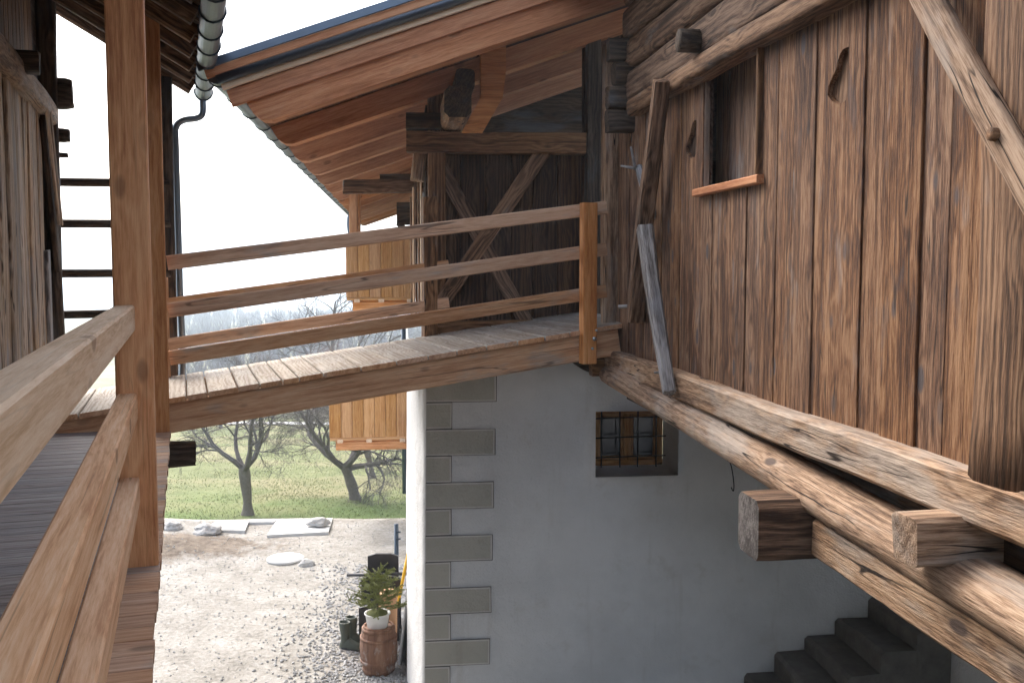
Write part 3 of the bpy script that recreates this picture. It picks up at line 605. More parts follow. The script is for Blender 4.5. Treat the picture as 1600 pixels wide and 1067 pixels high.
# sheathing boards seen from below run along the eave
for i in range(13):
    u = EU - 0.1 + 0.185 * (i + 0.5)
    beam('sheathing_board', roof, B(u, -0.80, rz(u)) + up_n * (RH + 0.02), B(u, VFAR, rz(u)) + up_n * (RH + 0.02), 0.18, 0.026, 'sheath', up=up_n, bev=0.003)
v = -0.72; rvs = []
while v < VFAR - 0.2: rvs.append(v); v += 1.75
rsec = [(0, 0.10), (0.05, 0.03), (0.13, 0.0), (8.6, 0.0), (8.6, RH), (-0.03, RH)]
ax = (BU + Z * SL).normalized()
rme = None
for i, v in enumerate(rvs):
    Mr = Matrix((ax, up_n, ax.cross(up_n))).transposed().to_4x4(); Mr.translation = B(EU - 0.06, v, rz(EU - 0.06))
    if rme is None:
        r0 = prism('rafter', roof, rsec, 0.24, 'rafter', Mr); rme = r0.data
    else: link(bpy.data.objects.new('rafter', rme), Mr, roof)
# verge build-up above the first rafter
def verge(name, off, h, vout, th, mat, u0, bev=0.006):
    beam(name, roof, B(u0, vout, rz(u0)) + up_n * (off + h / 2), B(UR, vout, rz(UR)) + up_n * (off + h / 2), th, h, mat, up=up_n, bev=bev)
verge('verge_board', 0.205, 0.15, -0.86, 0.05, 'rafter', EU - 0.2); verge('verge_board', 0.355, 0.075, -0.915, 0.04, 'larch_pale', EU - 0.22)
beam('verge_trim', roof, B(EU - 0.23, -0.975, rz(EU - 0.23)) + up_n * 0.445, B(UR, -0.975, rz(UR)) + up_n * 0.445, 0.1, 0.09, 'zinc', up=up_n, kind='round', nseg=14)
verge('verge_board', 0.475, 0.075, -0.99, 0.05, 'rafter', EU - 0.30); verge('verge_flashing', 0.545, 0.075, -1.03, 0.03, 'zinc', EU - 0.34)
# half-round gutter with hooks
def gutter(parent, P0, P1, r, mat, side, hooks, capmat=None):
    d = (P1 - P0); L = d.length; Mx = frame_of(P0, P1, Z); vs_, fs = [], []; k = 10
    for i in range(2):
        for rr in (r, r - 0.006):
            for j in range(k + 1):
                a = math.pi + math.pi * j / k; vs_.append((L * i, rr * math.cos(a), rr * math.sin(a)))
    q = k + 1
    for j in range(k): fs += [(j, j + 1, 2 * q + j + 1, 2 * q + j), (q + j + 1, q + j, 3 * q + j, 3 * q + j + 1)]
    fs += [(0, 2 * q, 3 * q, q), (k, q + k, 3 * q + k, 2 * q + k)]
    fs.append(tuple(range(0, q))); fs.append(tuple(range(2 * q + k, 2 * q - 1, -1)))
    g = mesh('gutter', vs_, fs, mat, parent, Mx, smooth=False)
    ph = []
    for j in range(9): a = math.pi * 0.92 + math.pi * 1.16 * j / 8; ph.append(V((0, (r + 0.006) * math.cos(a), (r + 0.006) * math.sin(a))))
    me = None; n = max(2, int(L / hooks))
    for i in range(n):
        x = 0.12 + (L - 0.2) * i / (n - 1)
        if me is None:
            v2, f2 = [], []; tube_geo(ph, [0.008] * 9, 5, v2, f2, True); o = mesh('gutter_hook', v2, f2, 'darksteel', g, Mx @ Matrix.Translation((x, 0, 0))); me = o.data
        else: link(bpy.data.objects.new('gutter_hook', me), Mx @ Matrix.Translation((x, 0, 0)), g)
    return g
gu_ = -1.835; gz = 6.40
gutter(roof, B(gu_, -0.92, gz), B(gu_, 22.9, gz), 0.10, 'zinc', 1, 0.9)
dp = [B(gu_, 21.6, gz - 0.1), B(gu_, 21.6, gz - 0.5), B(gu_ + 0.15, 21.6, gz - 0.9), B(-0.9, 21.6, gz - 1.5), B(-0.85, 21.6, gz - 2.0), B(-0.85, 21.6, 3.5)]
tube('downpipe', roof, smoothpath(dp, 4), 0.09, 'zinc', 10)
tube('wall_downpipe', barn, [B(-0.215, 11.0, -0.1), B(-0.215, 11.0, 3.6)], 0.05, 'darksteel', 10)

# ------------------------------------------------------------------ barn: balconies on the eaves side
def balcony(v, u0, u1, z0, z1, post_top, label):
    bal = beam('balcony', barn, B(u0, v + 0.75, z0 - 0.03), B(u1, v + 0.75, z0 - 0.03), 1.5, 0.05, 'balcony'); bal['label'] = label
    n = max(3, int((u1 - u0) / 0.19))
    for i in range(n):
        a = u0 + (u1 - u0) * (i + 0.5) / n; beam('balcony_board', bal, B(a, v + 0.02 + rnd.uniform(-.004, .004), z0), B(a, v + 0.02, z1), (u1 - u0) / n - 0.006, 0.024, 'balcony', up=BV)
    for i in range(8):
        vv = v + 0.035 + 1.46 * (i + 0.5) / 8; beam('balcony_board', bal, B(u0, vv, z0), B(u0, vv, z1), 1.46 / 8 - 0.006, 0.024, 'balcony', up=BU)
    beam('panel_backing', bal, B(u0 + 0.02, v + 0.045, (z0 + z1) / 2), B(u1, v + 0.045, (z0 + z1) / 2), 0.015, z1 - z0 - 0.02, 'balcony')
    beam('bearer', bal, B(u0 + 0.1, v + 0.1, z0 - 0.15), B(u1, v + 0.1, z0 - 0.15), 0.12, 0.18, 'larch', bev=0.03); beam('bearer', bal, B(u0 + 0.1, v + 1.4, z0 - 0.15), B(u1, v + 1.4, z0 - 0.15), 0.12, 0.18, 'larch', bev=0.03)
    for a in (u0 + 0.18, (u0 + u1) / 2, u1 - 0.1): beam('floor_joist', bal, B(a, v - 0.03, z0 - 0.06), B(a, v + 1.5, z0 - 0.06), 0.1, 0.06, 'larch_pale', up=Z)
    beam('handrail', bal, B(u0 - 0.03, v, z1 + 0.02), B(u1, v, z1 + 0.02), 0.1, 0.04, 'balcony')
    if post_top:
        for q in (0.12, 1.38): beam('balcony_post', bal, B(u0 + 0.13, v + q, z1 + 0.04), B(u0 + 0.13, v + q, post_top), 0.15, 0.15, 'larch', up=BU)
    return bal
balcony(8, -1.22, 0.0, 4.16, 5.2, 6.25, 'upper balcony of new orange boards under the eaves')
balcony(8, -1.55, -0.15, 1.63, 2.62, None, 'lower balcony box of new orange boards')

# ------------------------------------------------------------------ stone steps and the wall beside them
st = empty('stone_steps', B(3.4, -0.6, 0), 'dark worn stone steps rising along the shaded white wall', 'steps')
su = [3.02, 3.35, 3.67, 4.02, 4.35, 4.72, 5.05]; sz_ = [0.2, 0.41, 0.61, 0.78, 0.99, 1.17, 1.36]
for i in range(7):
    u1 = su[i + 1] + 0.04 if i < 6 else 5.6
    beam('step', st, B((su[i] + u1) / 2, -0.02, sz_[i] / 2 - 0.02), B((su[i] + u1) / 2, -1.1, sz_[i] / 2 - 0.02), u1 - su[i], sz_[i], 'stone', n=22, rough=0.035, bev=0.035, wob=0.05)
sw = beam('stair_wall', None, B(6.2, -1.12, 1.2), B(6.2, -7.5, 1.2), 2.3, 4.4, 'plaster', n=3, bev=0.03); tag(sw, 'grey shaded plaster wall to the right of the stone steps', 'wall')
hk = tube('wire_hook', None, smoothpath([B(3.14, -0.02, 2.68), B(3.16, -0.06, 2.66), B(3.19, -0.05, 2.55), B(3.21, -0.04, 2.42), B(3.2, -0.05, 2.36), B(3.18, -0.04, 2.40)], 4), 0.006, 'iron', 5); tag(hk, 'bent iron wire hanging on the white wall below the round log', 'hook')

# ------------------------------------------------------------------ footbridge from the gallery to the loft
fb = empty('footbridge', G(0, 9.5, 3.4), 'sloping plank footbridge with larch rails between gallery and barn', 'footbridge')
u = -1.14; RW = 1.75; cutsr = [-0.95, -0.68, -0.38, -0.12]
pu = [-1.14, -0.84, -0.55, -0.3, 0.0]
# plank joints follow the photograph's uneven widths
pu += [0.17, 0.42, 0.60, 0.79, 0.93, 1.14, 1.47, 1.79, 2.08, 2.35, 2.63, 2.93, 3.2, 3.45, 3.72, 4.0, 4.28]
for a, b in zip(pu[:-1], pu[1:]):
    c = (a + b) / 2; far = RN + RW + rnd.uniform(-0.02, 0.03)
    if c > 2.9: far = RN + RW + 0.35
    beam('plank', fb, G(c, RN - 0.03 + rnd.uniform(-0.008, 0.008), RAMP(c) - 0.022), G(c, far, RAMP(c) - 0.022), b - a - 0.010, 0.044, 'deck', up=(Z - GU * 0.134).normalized(), n=4, wob=0.004, caps='rail')
def rampbeam(name, u0, u1, v, off, w_, h, mat, **kw):
    return beam(name, fb, G(u0, v, RAMP(u0) + off), G(u1, v, RAMP(u1) + off), w_, h, mat, **kw)
rampbeam('stringer', -1.1, 3.98, RN + 0.07, -0.175, 0.12, 0.25, 'rail', n=10, rough=0.006)
rampbeam('stringer', -1.1, 3.6, RN + RW - 0.12, -0.175, 0.12, 0.25, 'rail', n=4)
for hgt in (0.39, 0.79, 1.185):
    rampbeam('rail', -0.13, 3.84, RN + 0.03, hgt - 0.058, 0.045, 0.122, 'rail', n=8, wob=0.004)
    if hgt < 1: rampbeam('rail', -0.16, 2.72, RN + RW - 0.05, hgt - 0.058, 0.045, 0.115, 'rail', n=8, wob=0.004)
pc = beam('end_post', fb, G(3.62, RN - 0.065, RAMP(3.62) - 0.32), G(3.62, RN - 0.065, RAMP(3.62) + 1.19), 0.115, 0.14, 'larch', up=GU)
for du, dz_ in ((0.0, -0.08), (-0.02, -0.17), (0.02, 0.0)): tube('bolt', pc, [G(3.655 + du, RN - 0.135, RAMP(3.6) + dz_), G(3.655 + du, RN - 0.15, RAMP(3.6) + dz_)], 0.02 if dz_ == -0.08 else 0.012, 'bolt', 8)
beam('far_post', fb, G(2.52, RN + RW, RAMP(2.5) - 0.02), G(2.52, RN + RW, 5.45), 0.15, 0.15, 'timber_brown', up=GU, n=6, rough=0.03)
beam('far_post', fb, G(-0.2, RN + RW - 0.02, RAMP(-0.2) - 0.3), G(-0.2, RN + RW - 0.02, RAMP(-0.2) + 1.0), 0.1, 0.1, 'rail', up=GU)

# ------------------------------------------------------------------ gallery of the old barn
ga = empty('gallery', G(-0.5, 5, DECK), 'narrow wooden gallery with larch posts and thick squared rails', 'gallery')
v = -2.5
while v < RN - 0.08:
    wd = rnd.uniform(0.135, 0.15); c = v + wd / 2
    beam('deck_board', ga, G(-1.15, c, DECK - 0.02), G(-0.312, c, DECK - 0.02), wd - 0.007, 0.04, 'worn_deck', n=2, bev=0.004)
    beam('edge_board', ga, G(-0.306, c, DECK - 0.02), G(-0.135 + rnd.uniform(-0.006, 0.006), c, DECK - 0.02), wd - 0.005, 0.04, 'gdeck', n=2, bev=0.004); v += wd
beam('edge_joist', ga, G(-0.24, -2.5, DECK - 0.15), G(-0.24, RN - 0.1, DECK - 0.15), 0.14, 0.2, 'timber_dark'); beam('edge_joist', ga, G(-0.95, -2.5, DECK - 0.15), G(-0.95, RN - 0.1, DECK - 0.15), 0.14, 0.2, 'timber_dark')
beam('post', ga, G(-0.22, 4.80, DECK), G(-0.22, 4.80, 6.9), 0.162, 0.16, 'larch', up=GU, n=3, bev=0.007)
beam('post', ga, G(-0.22, 8.66, DECK), G(-0.22, 8.66, 6.9), 0.16, 0.16, 'larch', up=GU, n=3, bev=0.007)
for i, (zt, mt) in enumerate(((1.182, 'larch_pale'), (0.79, 'gallery_rail'), (0.41, 'gallery_rail'))):  # paler wood on the top rail puts its stronger light into the colour
    beam('rail', ga, G(-0.253, -2.4, DECK + zt - 0.058), G(-0.253, 4.722, DECK + zt - 0.058), 0.085, 0.116, mt, n=6, bev=0.007, wob=0.003)
    beam('rail', ga, G(-0.253, 4.884, DECK + zt - 0.058), G(-0.253, 4.89, DECK + zt - 0.058), 0.085, 0.116, mt)
    if i: pass

# ------------------------------------------------------------------ old barn on the left
ob = empty('old_barn', G(-1.3, 5, 0), 'old weathered barn on the left with bleached boards and tiled eaves', 'barn')
LU = -1.19
lw = beam('board_wall', ob, G(LU - 0.1, -2.5, 5.2), G(LU - 0.1, 10.7, 5.2), 0.05, 4.4, 'timber_dark')
v = -2.5
while v < 9.7:
    wd = rnd.uniform(0.15, 0.26); o = rnd.uniform(-0.015, 0.015)
    beam('plank', lw, G(LU + o, v + wd / 2, 3.2), G(LU + o + rnd.uniform(-.01, .01), v + wd / 2 + rnd.uniform(-.02, .02), 6.05), wd - 0.008, 0.03, 'leftboard', up=GU, n=6, wob=0.02, rough=0.01); 
    beam('plank', lw, G(LU - 0.05, v + wd / 2, 6.1), G(LU - 0.05, v + wd / 2, 7.4), wd - 0.008, 0.03, 'timber_brown', up=GU, n=2); v += wd
beam('wall_beam', lw, G(LU + 0.02, -2.5, 6.13), G(LU + 0.02, 10.5, 6.13), 0.16, 0.2, 'timber', n=30, rough=0.04, wob=0.02, kind='rough')
beam('beam_stub', lw, G(LU - 0.1, 8.3, 6.22), G(LU + 0.2, 8.3, 6.22), 0.2, 0.16, 'timber_dark', n=5, rough=0.04, kind='rough')
beam('corner_post', lw, G(LU - 0.0, 10.5, 3.0), G(LU - 0.0, 10.5, 7.6), 0.16, 0.18, 'timber_dark', up=GU, n=10, rough=0.04, wob=0.03, kind='rough')
beam('brace', lw, G(LU + 0.04, 9.75, 6.03), G(LU + 0.04, 10.5, 4.7), 0.2, 0.06, 'timber_dark', up=GU, n=6, rough=0.04, kind='rough')
beam('post', lw, G(LU + 0.02, 9.9, 3.2), G(LU + 0.02, 9.85, 4.85), 0.22, 0.05, 'driftwood', up=GU, n=6, rough=0.03, kind='rough')
for q in (0, 1): beam('slat', lw, G(LU + 0.09, 9.6 + 0.22 * q, 6.08), G(LU + 0.1, 10.15 + 0.2 * q, 5.1), 0.04, 0.03, 'leftboard', up=GU)
for (z0_, h, x1) in ((6.37, 0.3, 0.21), (5.97, 0.13, 0.17), (5.78, 0.045, 0.15)): beam('beam_stub', lw, G(LU - 0.05, 10.62, z0_), G(LU + x1, 10.62, z0_), 0.16, h, 'timber_dark', n=5, rough=0.04, kind='rough', endr=0.1)
for zz in (5.526, 5.122, 4.635, 4.233):
    beam('rack_pole', ob, G(LU - 0.2, 10.7, zz), G(-0.12, 10.7, zz + 0.012), 0.06, 0.085, 'timber_dark', n=8, rough=0.05, wob=0.012, kind='round')
beam('rack_post', ob, G(-0.14, 10.78, 3.3), G(-0.14, 10.78, 6.6), 0.16, 0.13, 'timber_dark', up=GU, n=12, rough=0.04, wob=0.015, kind='rough')
beam('floor_beam', ob, G(-1.2, 9.0, 3.09), G(0.06, 9.0, 3.09), 0.2, 0.22, 'timber_dark', n=7, rough=0.03, kind='rough', endr=0.08)
beam('lower_wall', ob, G(LU - 0.25, -2.5, 1.5), G(LU - 0.25, 10.7, 1.5), 0.4, 3.1, 'plaster')
# roof of the old barn
OS = 0.58; OEU, OEZ = 0.10, 6.50
def oz(u): return OEZ + OS * (OEU - u)
on = (Z + GU * OS).normalized()
oroof = beam('roof', ob, G(OEU + 0.12, 4.3, oz(OEU + 0.12)) + on * 0.17, G(-4.0, 4.3, oz(-4.0)) + on * 0.17, 13.6, 0.06, 'timber_dark', up=on); oroof['label'] = 'old tiled roof edge of the left barn with zinc gutter'
v = 10.95; rm = None
while v > -2.5:
    o = beam('rafter', oroof, G(OEU, v, oz(OEU)) + on * 0.05, G(-3.9, v, oz(-3.9)) + on * 0.05, 0.11, 0.14, 'timber_brown', up=on, n=3, bev=0.02); v -= 0.62
for i in range(22):
    vv = 11.05 - 0.62 * i
    beam('roof_board', oroof, G(OEU + 0.1, vv - 0.2, oz(OEU + 0.1)) + on * 0.132, G(-3.9, vv - 0.2, oz(-3.9)) + on * 0.132, 0.2, 0.02, 'timber_brown', up=on)
gutter(oroof, G(0.235, 11.0, 6.50), G(0.235, -2.4, 6.50), 0.085, 'oldzinc', 1, 0.55)
dp = [G(0.225, 10.9, 6.42), G(0.22, 10.9, 6.28), G(0.16, 10.9, 6.23), G(0.03, 10.88, 6.2), G(-0.045, 10.88, 6.12), G(-0.05, 10.88, 5.9), G(-0.045, 10.88, 4.5), G(-0.05, 10.88, 3.5), G(-0.3, 10.9, 3.3), G(-1.0, 10.95, 3.1)]
tube('downpipe', oroof, smoothpath(dp, 5), 0.035, 'oldzinc', 10)

# ------------------------------------------------------------------ yard things by the white wall
def yz(x, y): return yardz(x, y)
bx_, by_ = -1.56, 11.35
ba = empty('barrel', V((bx_, by_, yz(bx_, by_))), 'weathered brown wooden barrel carrying the potted spruce', 'barrel')
prof = [(0.175, 0.0), (0.195, 0.1), (0.215, 0.2), (0.222, 0.29), (0.215, 0.38), (0.2, 0.47), (0.178, 0.56), (0.16, 0.56), (0.158, 0.535), (0.02, 0.535)]
lathe('staves', ba, prof, 'barrel', V((bx_, by_, yz(bx_, by_))), 36, False, 0.018)
for zq, r in ((0.05, 0.187), (0.15, 0.209), (0.42, 0.212), (0.52, 0.191)): lathe('hoop', ba, [(r - 0.004, zq - 0.018), (r + 0.004, zq - 0.018), (r + 0.003, zq + 0.018), (r - 0.006, zq + 0.018)], 'barrel', V((bx_, by_, yz(bx_, by_))), 36)
pz = yz(bx_, by_) + 0.536
sp_ = empty('potted_spruce', V((bx_, by_, pz)), 'small green spruce in a white pot on the barrel', 'plant')
lathe('pot', sp_, [(0.115, 0), (0.12, 0.02), (0.14, 0.15), (0.152, 0.155), (0.152, 0.17), (0.135, 0.168), (0.13, 0.12), (0.02, 0.12)], 'enamel', V((bx_ - 0.01, by_, pz)), 28)
lathe('moss', sp_, [(0.128, 0.13), (0.12, 0.17), (0.07, 0.2), (0.01, 0.205)], 'soil', V((bx_ - 0.01, by_, pz)), 16)
tube('stem', sp_, [V((bx_ - 0.01, by_, pz + 0.14)), V((bx_ - 0.005, by_, pz + 0.38)), V((bx_ + 0.005, by_ + 0.01, pz + 0.64))], [0.012, 0.009, 0.004], 'bark', 6)
vs_, fs = [], []
def needles(p, d, n, L):
    for _ in range(n):
        q = p + d * rnd.random(); a = V((rnd.gauss(0, 1), rnd.gauss(0, 1), rnd.gauss(0, 1) + 0.3)).normalized(); s_ = a.cross(d).normalized() * 0.0045; b = len(vs_)
        vs_.extend([q - s_, q + s_, q + (a + d.normalized() * 0.7).normalized() * L * rnd.uniform(0.6, 1.2)]); fs.append((b, b + 1, b + 2))
for i in range(46):
    hq = 0.16 + 0.46 * (i / 46) + rnd.uniform(-.02, .02); an = i * 2.4; Lb = 0.30 * (1 - (hq - 0.16) / 0.56) + 0.06
    base = V((bx_, by_, pz + hq)); d = V((math.cos(an), math.sin(an), rnd.uniform(0.0, 0.5))) * Lb
    needles(base, d, int(190 * Lb / 0.3) + 60, 0.024)
    for k_ in range(5):
        f_ = rnd.uniform(0.35, 1.0); q = base + d * f_; d2 = (d.normalized() + V((rnd.gauss(0, .7), rnd.gauss(0, .7), rnd.gauss(0, .3)))).normalized() * 0.1; needles(q, d2, 60, 0.02)
needles(V((bx_, by_, pz + 0.5)), V((0.005, 0.01, 0.2)), 120, 0.025)
c0 = V((bx_, by_, pz)); mesh('foliage', [v_ - c0 for v_ in vs_], fs, 'needle', sp_, Matrix.Translation(c0))
ct = beam('clay_pot', None, V((bx_ + 0.06, by_ + 0.42, 0.0)), V((bx_ + 0.06, by_ + 0.42, 0.80)), 0.2, 0.2, 'cardboard', up=V((0, 1, 0)), kind='round', n=3, taper=1.2); tag(ct, 'tall terracotta coloured pot half hidden behind the potted spruce', 'pot')
# rubber boots
def boot(x, y, rot, label):
    e = empty('rubber_boot', V((x, y, yz(x, y))), label, 'boot', 'rubber boots beside the barrel')
    e.matrix_basis = e.matrix_basis @ Matrix.Rotation(rot, 4, 'Z'); WM[e] = e.matrix_basis.copy()
    rings = []
    for (cx, cz, rx, ry, tilt) in ((0.0, 0.025, 0.06, 0.045, 0), (0.0, 0.09, 0.06, 0.045, 0), (0.0, 0.17, 0.057, 0.047, 0), (-0.005, 0.26, 0.068, 0.058, 0), (-0.008, 0.33, 0.075, 0.066, 0), (-0.008, 0.335, 0.066, 0.058, 0), (-0.004, 0.24, 0.055, 0.047, 0)):
        rings.append([(cx + rx * math.cos(2 * math.pi * j / 16), ry * math.sin(2 * math.pi * j / 16), cz) for j in range(16)])
    v_, f_ = [p_ for r_ in rings for p_ in r_], []
    for i in range(len(rings) - 1):
        for j in range(16): f_.append((i * 16 + j, i * 16 + (j + 1) % 16, (i + 1) * 16 + (j + 1) % 16, (i + 1) * 16 + j))
    b0 = len(v_); fr_ = []
    for (cx, hh, ww) in ((-0.065, 0.05, 0.035), (-0.03, 0.11, 0.046), (0.04, 0.125, 0.048), (0.10, 0.095, 0.052), (0.16, 0.075, 0.054), (0.20, 0.06, 0.046), (0.225, 0.04, 0.025)):
        fr_.append([(cx, ww * math.cos(math.pi * j / 8), 0.02 + hh * math.sin(math.pi * j / 8) ** 0.7) for j in range(9)])
    for r_ in fr_: v_ += r_
    for i in range(6):
        for j in range(8): a = b0 + i * 9 + j; f_.append((a, a + 9, a + 10, a + 1))
    f_.append(tuple(b0 + j for j in range(9))); f_.append(tuple(b0 + 54 + j for j in range(8, -1, -1)))
    mesh('shaft', v_, f_, 'rubber', e, WM[e], smooth=True)
    so = [(-0.07, -0.03), (0.0, -0.047), (0.1, -0.05), (0.19, -0.05), (0.235, -0.02), (0.235, 0.02), (0.19, 0.05), (0.1, 0.05), (0.0, 0.047), (-0.07, 0.03)]
    prism('sole', e, so, 0.025, 'blackplastic', WM[e] @ Matrix.Translation((0, 0, 0.013)))
boot(-2.06, 12.0, -0.35, 'green rubber boot left of the barrel, nearer of the pair'); boot(-2.0, 12.16, -0.3, 'green rubber boot left of the barrel, farther of the pair')
# black machine with stepped panels behind the barrel
mc = empty('machine', V((-1.72, 12.4, 0)), 'black machine with stepped panels and handlebar behind the potted spruce', 'machine')
for (x, y, z0_, z1_, wd) in ((-1.66, 12.15, 0.05, 0.5, 0.50), (-1.67, 12.45, 0.1, 0.78, 0.5), (-1.68, 12.75, 0.1, 0.98, 0.40)):
    prism('panel', mc, [(-wd / 2, z0_), (wd / 2, z0_), (wd / 2, z1_ - 0.03), (wd / 4, z1_), (-wd / 4, z1_), (-wd / 2, z1_ - 0.03)], 0.05, 'blackplastic', Matrix.Translation(V((x, y, 0))) @ Matrix.Rotation(math.pi / 2, 4, 'X'))
beam('bed', mc, V((-1.67, 12.2, 0.3)), V((-1.67, 12.75, 0.3)), 0.4, 0.2, 'blackplastic'); tube('handlebar', mc, [V((-2.13, 12.6, 0.74)), V((-1.3, 12.6, 0.76))], 0.022, 'blackplastic', 8)
tube('mast', mc, [V((-1.53, 12.95, 0.0)), V((-1.53, 12.95, 1.32))], 0.03, 'darksteel', 8); 
for zq in (0.15, 0.28, 0.95): tube('mast_pin', mc, [V((-1.53, 12.93, 1.32 - zq * 0.7)), V((-1.47, 12.93, 1.32 - zq * 0.7))], 0.012, 'darksteel', 6)
tl = empty('shovel', V((-1.46, 12.3, 0)), 'long yellow handled shovel leaning against the white wall', 'shovel')
tube('handle', tl, [V((-1.50, 12.2, 0.16)), V((-1.26, 12.25, 1.32))], [0.02, 0.02], 'yellow', 8); beam('blade', tl, V((-1.53, 12.2, 0.0)), V((-1.49, 12.2, 0.2)), 0.22, 0.02, 'blackplastic')
sh = beam('leaning_sheet', None, V((-1.33, 11.8, 0.0)), V((-1.22, 11.85, 0.95)), 0.7, 0.03, 'sheet', up=V((1, 0, 0.2)), n=3); tag(sh, 'pale grey sheet leaning against the foot of the white wall', 'sheet')

# far edge of the yard
def slabp(name, pts, th, mat, label, cat, z0_=0.0):
    c = V((sum(p_[0] for p_ in pts) / len(pts), sum(p_[1] for p_ in pts) / len(pts), z0_ + th / 2))
    o = prism(name, None, [(a - c.x, b - c.y) for a, b in pts], th, mat, Matrix.Translation(c)); tag(o, label, cat); return o
slabp('concrete_slab', [(-5.5, 17.45), (-4.75, 17.42), (-4.85, 18.05), (-5.45, 18.15)], 0.06, 'concrete', 'white concrete slab by the boulder at the left yard edge', 'slab', -0.02)
slabp('concrete_slab', [(-4.28, 17.1), (-3.25, 17.32), (-3.35, 18.3), (-4.36, 18.2)], 0.06, 'concrete', 'white concrete slab with a rough stone lying on it', 'slab', -0.02)
slabp('concrete_kerb', [(-4.84, 18.0), (-4.37, 18.0), (-4.37, 18.2), (-4.84, 18.2)], 0.06, 'concrete', 'grey kerb between the two white concrete slabs', 'kerb', -0.02)
def rockm(name, c, sx, sy, szz, label, seed, mat='rock'):
    bm = bmesh.new(); bmesh.ops.create_icosphere(bm, subdivisions=3, radius=1)
    for v_ in bm.verts:
        n_ = 1 + 0.35 * noise.noise(v_.co * 1.3 + V((seed, 0, 0))) + 0.12 * noise.noise(v_.co * 4 + V((seed, 0, 0))); v_.co = V((v_.co.x * sx, v_.co.y * sy, max(-0.3, v_.co.z) * szz)) * n_
    me = bpy.data.meshes.new(name); bm.to_mesh(me); bm.free(); me.materials.append(M[mat])
    o = link(bpy.data.objects.new(name, me), Matrix.Translation(c)); tag(o, label, 'rock'); return o
rockm('rock', V((-5.4, 17.3, 0.06)), 0.24, 0.2, 0.13, 'pale boulder lying against the left concrete slab', 1); rockm('rock', V((-3.5, 17.7, 0.1)), 0.19, 0.14, 0.1, 'rough stone lying on the right concrete slab', 5)
rockm('rock', V((-3.25, 15.45, 0.03)), 0.13, 0.1, 0.08, 'small grey stone beside the round cover in the yard', 9); rockm('rock', V((-6.1, 17.6, 0.05)), 0.16, 0.15, 0.11, 'pale boulder at the far left of the yard edge', 13)
mh = lathe('manhole_cover', None, [(0.3, 0), (0.3, 0.03), (0.28, 0.045), (0.02, 0.05)], 'concrete', V((-3.65, 15.75, yz(-3.65, 15.75))), 28); tag(mh, 'round pale concrete cover set in the yard', 'cover')

# ------------------------------------------------------------------ bare trees
def bare_tree(name, loc, H, seed, label, trunk_h, r0, lean, spread, group, levels=4, mat='twig', limbs=4, droop=0.25, first=None):
    rr = random.Random(seed); tv, tf, cv, cf = [], [], [], []
    e = empty(name, loc, label, 'tree', group)
    def grow(p, d, L, r, lev):
        n = 5 if lev < 2 else 4; pts, rads = [p.copy()], [r]; q = p.copy(); dd = d.copy()
        for i in range(n):
            dd = (dd + V((rr.gauss(0, .2), rr.gauss(0, .2), rr.gauss(0, .14) + (0.10 if lev < 2 else -0.02)))).normalized()
            q = q + dd * (L / n); pts.append(q.copy()); rads.append(r * (1 - 0.62 * (i + 1) / n))
        k = 8 if lev == 0 else (6 if lev == 1 else (4 if lev == 2 else 3))
        (tube_geo(pts, rads, k, tv, tf) if lev == 0 else tube_geo(pts, rads, k, cv, cf))
        if lev >= levels: return
        m = (5, 8, 7, 6, 5)[min(lev, 4)]
        for i in range(m):
            f = rr.uniform(0.3, 1.0) if i else 1.0; ix = min(n - 1, int(f * n)); q = pts[ix].lerp(pts[ix + 1], f * n - ix) if ix < n else pts[-1]
            base = (pts[min(ix + 1, n)] - pts[ix]).normalized(); side_ = V((rr.gauss(0, 1), rr.gauss(0, 1), rr.gauss(0, .7) + 0.15))
            side_ = (side_ - base * side_.dot(base)).normalized()
            nd = (base * rr.uniform(0.5, 0.9) + side_ * rr.uniform(0.5, 0.95)).normalized()
            grow(q, nd, L * rr.uniform(0.45, 0.68), max(0.0035, rads[ix] * rr.uniform(0.42, 0.6)), lev + 1)
    # trunk with flare and burrs
    pts, rads = [], []
    for i in range(8):
        f = i / 7; pts.append(V((lean[0] * f + 0.02 * math.sin(5 * f), lean[1] * f, trunk_h * f - 0.06))); rads.append(r0 * (1.35 - 0.5 * min(1, f * 4) + 0.12 * math.sin(f * 7 + seed) + (0.15 if f > 0.85 else 0)))
    tube_geo(pts, rads, 10, tv, tf)
    for i in range(limbs):
        an = (first or 0) + 2 * math.pi * i / limbs + rr.uniform(-.4, .4); d = V((math.cos(an) * spread, math.sin(an) * spread, rr.uniform(0.55, 1.0))).normalized()
        grow(pts[-1] - V((0, 0, rr.uniform(0.02, 0.12))), d, H * rr.uniform(0.38, 0.52), r0 * rr.uniform(0.5, 0.68), 1 if i else 1)
    tr = mesh('trunk', tv, tf, 'bark', e, WM[e], smooth=True); cr = mesh('crown', cv, cf, mat, e, WM[e]); return e
def ft(x, y): return V((x, y, fieldz(x, y)))
GT = 'bare apple trees in the meadow'
bare_tree('apple_tree', ft(-7.12, 26.4), 4.6, 3, 'gnarled bare apple tree with forked trunk left of the other', 1.35, 0.15, (-0.05, 0), 0.8, GT, first=0.4, limbs=4, levels=5)
bare_tree('apple_tree', ft(-4.70, 29.5), 4.6, 11, 'bare apple tree with leaning trunk and wide low crown under the lower balcony', 1.1, 0.17, (-0.28, 0), 1.15, GT, first=2.6, limbs=5, levels=5)
bare_tree('apple_tree', ft(-5.05, 35.6), 4.2, 21, 'smallest bare apple tree farther back beside the balcony', 1.2, 0.12, (-0.2, 0), 0.9, GT, limbs=4)
GF = 'bare trees beyond the meadow'
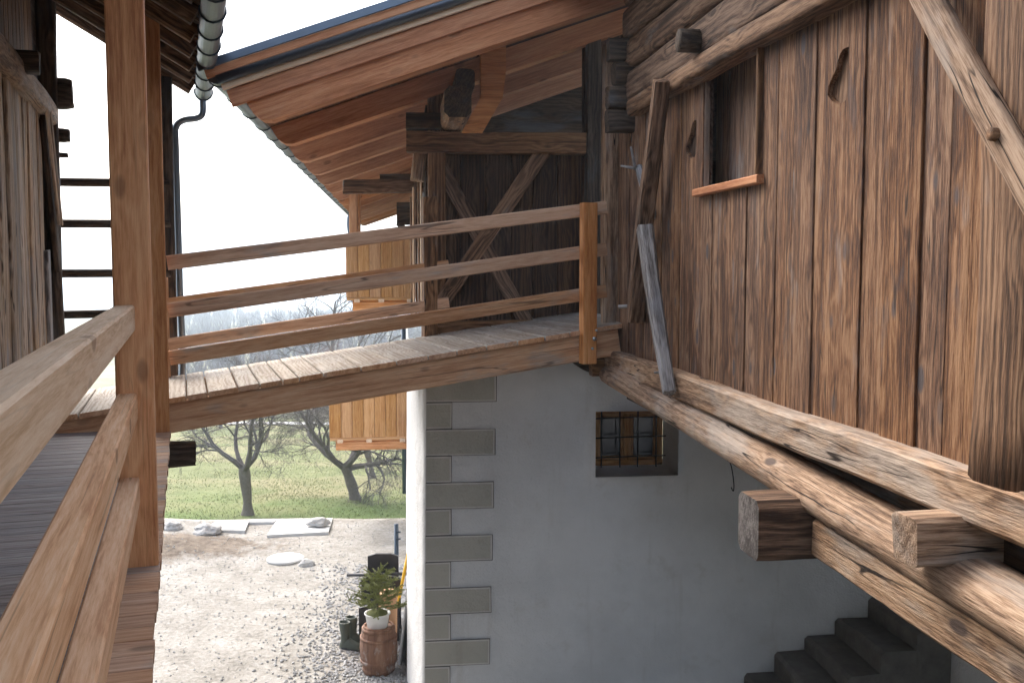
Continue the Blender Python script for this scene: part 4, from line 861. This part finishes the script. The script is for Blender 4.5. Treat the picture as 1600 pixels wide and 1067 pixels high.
for (px_, y, H, s, lab, mt) in ((520, 62, 12.5, 31, 'tall bare tree whose tip shows beside the upper balcony', 'twig'), (600, 70, 9.0, 33, 'bare tree behind the right end of the footbridge deck', 'twig'),
        (480, 58, 6.2, 37, 'reddish bare tree above the far white road', 'twig_red'), (340, 66, 6.0, 41, 'low bare tree behind the left end of the footbridge', 'twig')):
    x = (px_ - 800) / 1556 * y; bare_tree('bare_tree', ft(x, y), H, s, lab, H * 0.22, H * 0.016 + 0.05, (0.1, 0), 0.65, GF, mat=mt, limbs=5)
# far wood on the valley slope: one mass of bare trees
vs_, fs = [], []
for _ in range(1100):
    y = 82 + 330 * rnd.random() ** 1.3; x = (rnd.uniform(255, 700) - 800) / 1556 * y; zz = valz(x, y); Ht = rnd.uniform(2.5, 5.5) + y * 0.006
    if noise.noise(V((x * 0.03, y * 0.03, 4))) < -0.25: continue
    for k_ in range(16):
        an = rnd.uniform(0, 6.28); b0_ = V((x, y, zz + Ht * rnd.uniform(0.05, 0.55))); ln = Ht * rnd.uniform(0.2, 0.5)
        tip = b0_ + V((math.cos(an) * ln * 0.6, math.sin(an) * ln * 0.6, ln)); wd = 0.035 + y * 0.00025; b = len(vs_)
        vs_ += [b0_ + V((-wd, 0, 0)), b0_ + V((wd, 0, 0)), tip, b0_ + V((0, wd, 0))]; fs += [(b, b + 1, b + 2), (b + 1, b + 3, b + 2)]
    b = len(vs_); vs_ += [V((x - 0.1, y, zz - 0.2)), V((x + 0.1, y, zz - 0.2)), V((x, y + 0.1, zz - 0.2)), V((x, y, zz + Ht))]; fs += [(b, b + 1, b + 3), (b + 1, b + 2, b + 3), (b + 2, b, b + 3)]
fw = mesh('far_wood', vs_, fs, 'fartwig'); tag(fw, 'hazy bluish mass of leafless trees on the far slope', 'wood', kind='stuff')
# pale road along the meadow's end
rp = []; 
rd_v, rd_f = [], []
for i in range(31):
    x = -45 + 45 * i / 30; y = 71 + 1.5 * math.sin(i * 0.2); rd_v += [(x, y - 1.1, fieldz(x, y - 1.1) + 0.06), (x, y + 1.6, fieldz(x, y + 1.6) + 0.08)]
for i in range(30): rd_f.append((2 * i, 2 * i + 2, 2 * i + 3, 2 * i + 1))
road = mesh('road', rd_v, rd_f, 'concrete'); tag(road, 'pale road crossing behind the meadow', kind='structure')

# ------------------------------------------------------------------ haze
HZ = 1.1e-3
vs_ = [(x, y, zz) for zz in (-205, 40) for y in (-60, 6500) for x in (-7000, 7000)]
hz_o = mesh('haze', vs_, [(0, 2, 3, 1), (4, 5, 7, 6), (0, 1, 5, 4), (2, 6, 7, 3), (0, 4, 6, 2), (1, 3, 7, 5)], None, mats=[bpy.data.materials.new('haze')])
hm = hz_o.data.materials[0]; hm.use_nodes = True; t = hm.node_tree; t.nodes.remove(t.nodes['Principled BSDF'])
pv = t.nodes.new('ShaderNodeVolumePrincipled'); pv.inputs['Color'].default_value = (0.78, 0.89, 1, 1); pv.inputs['Density'].default_value = HZ; pv.inputs['Anisotropy'].default_value = 0.2
t.links.new(pv.outputs[0], t.nodes['Material Output'].inputs['Volume']); tag(hz_o, 'pale winter haze filling the valley air', 'haze', kind='stuff')
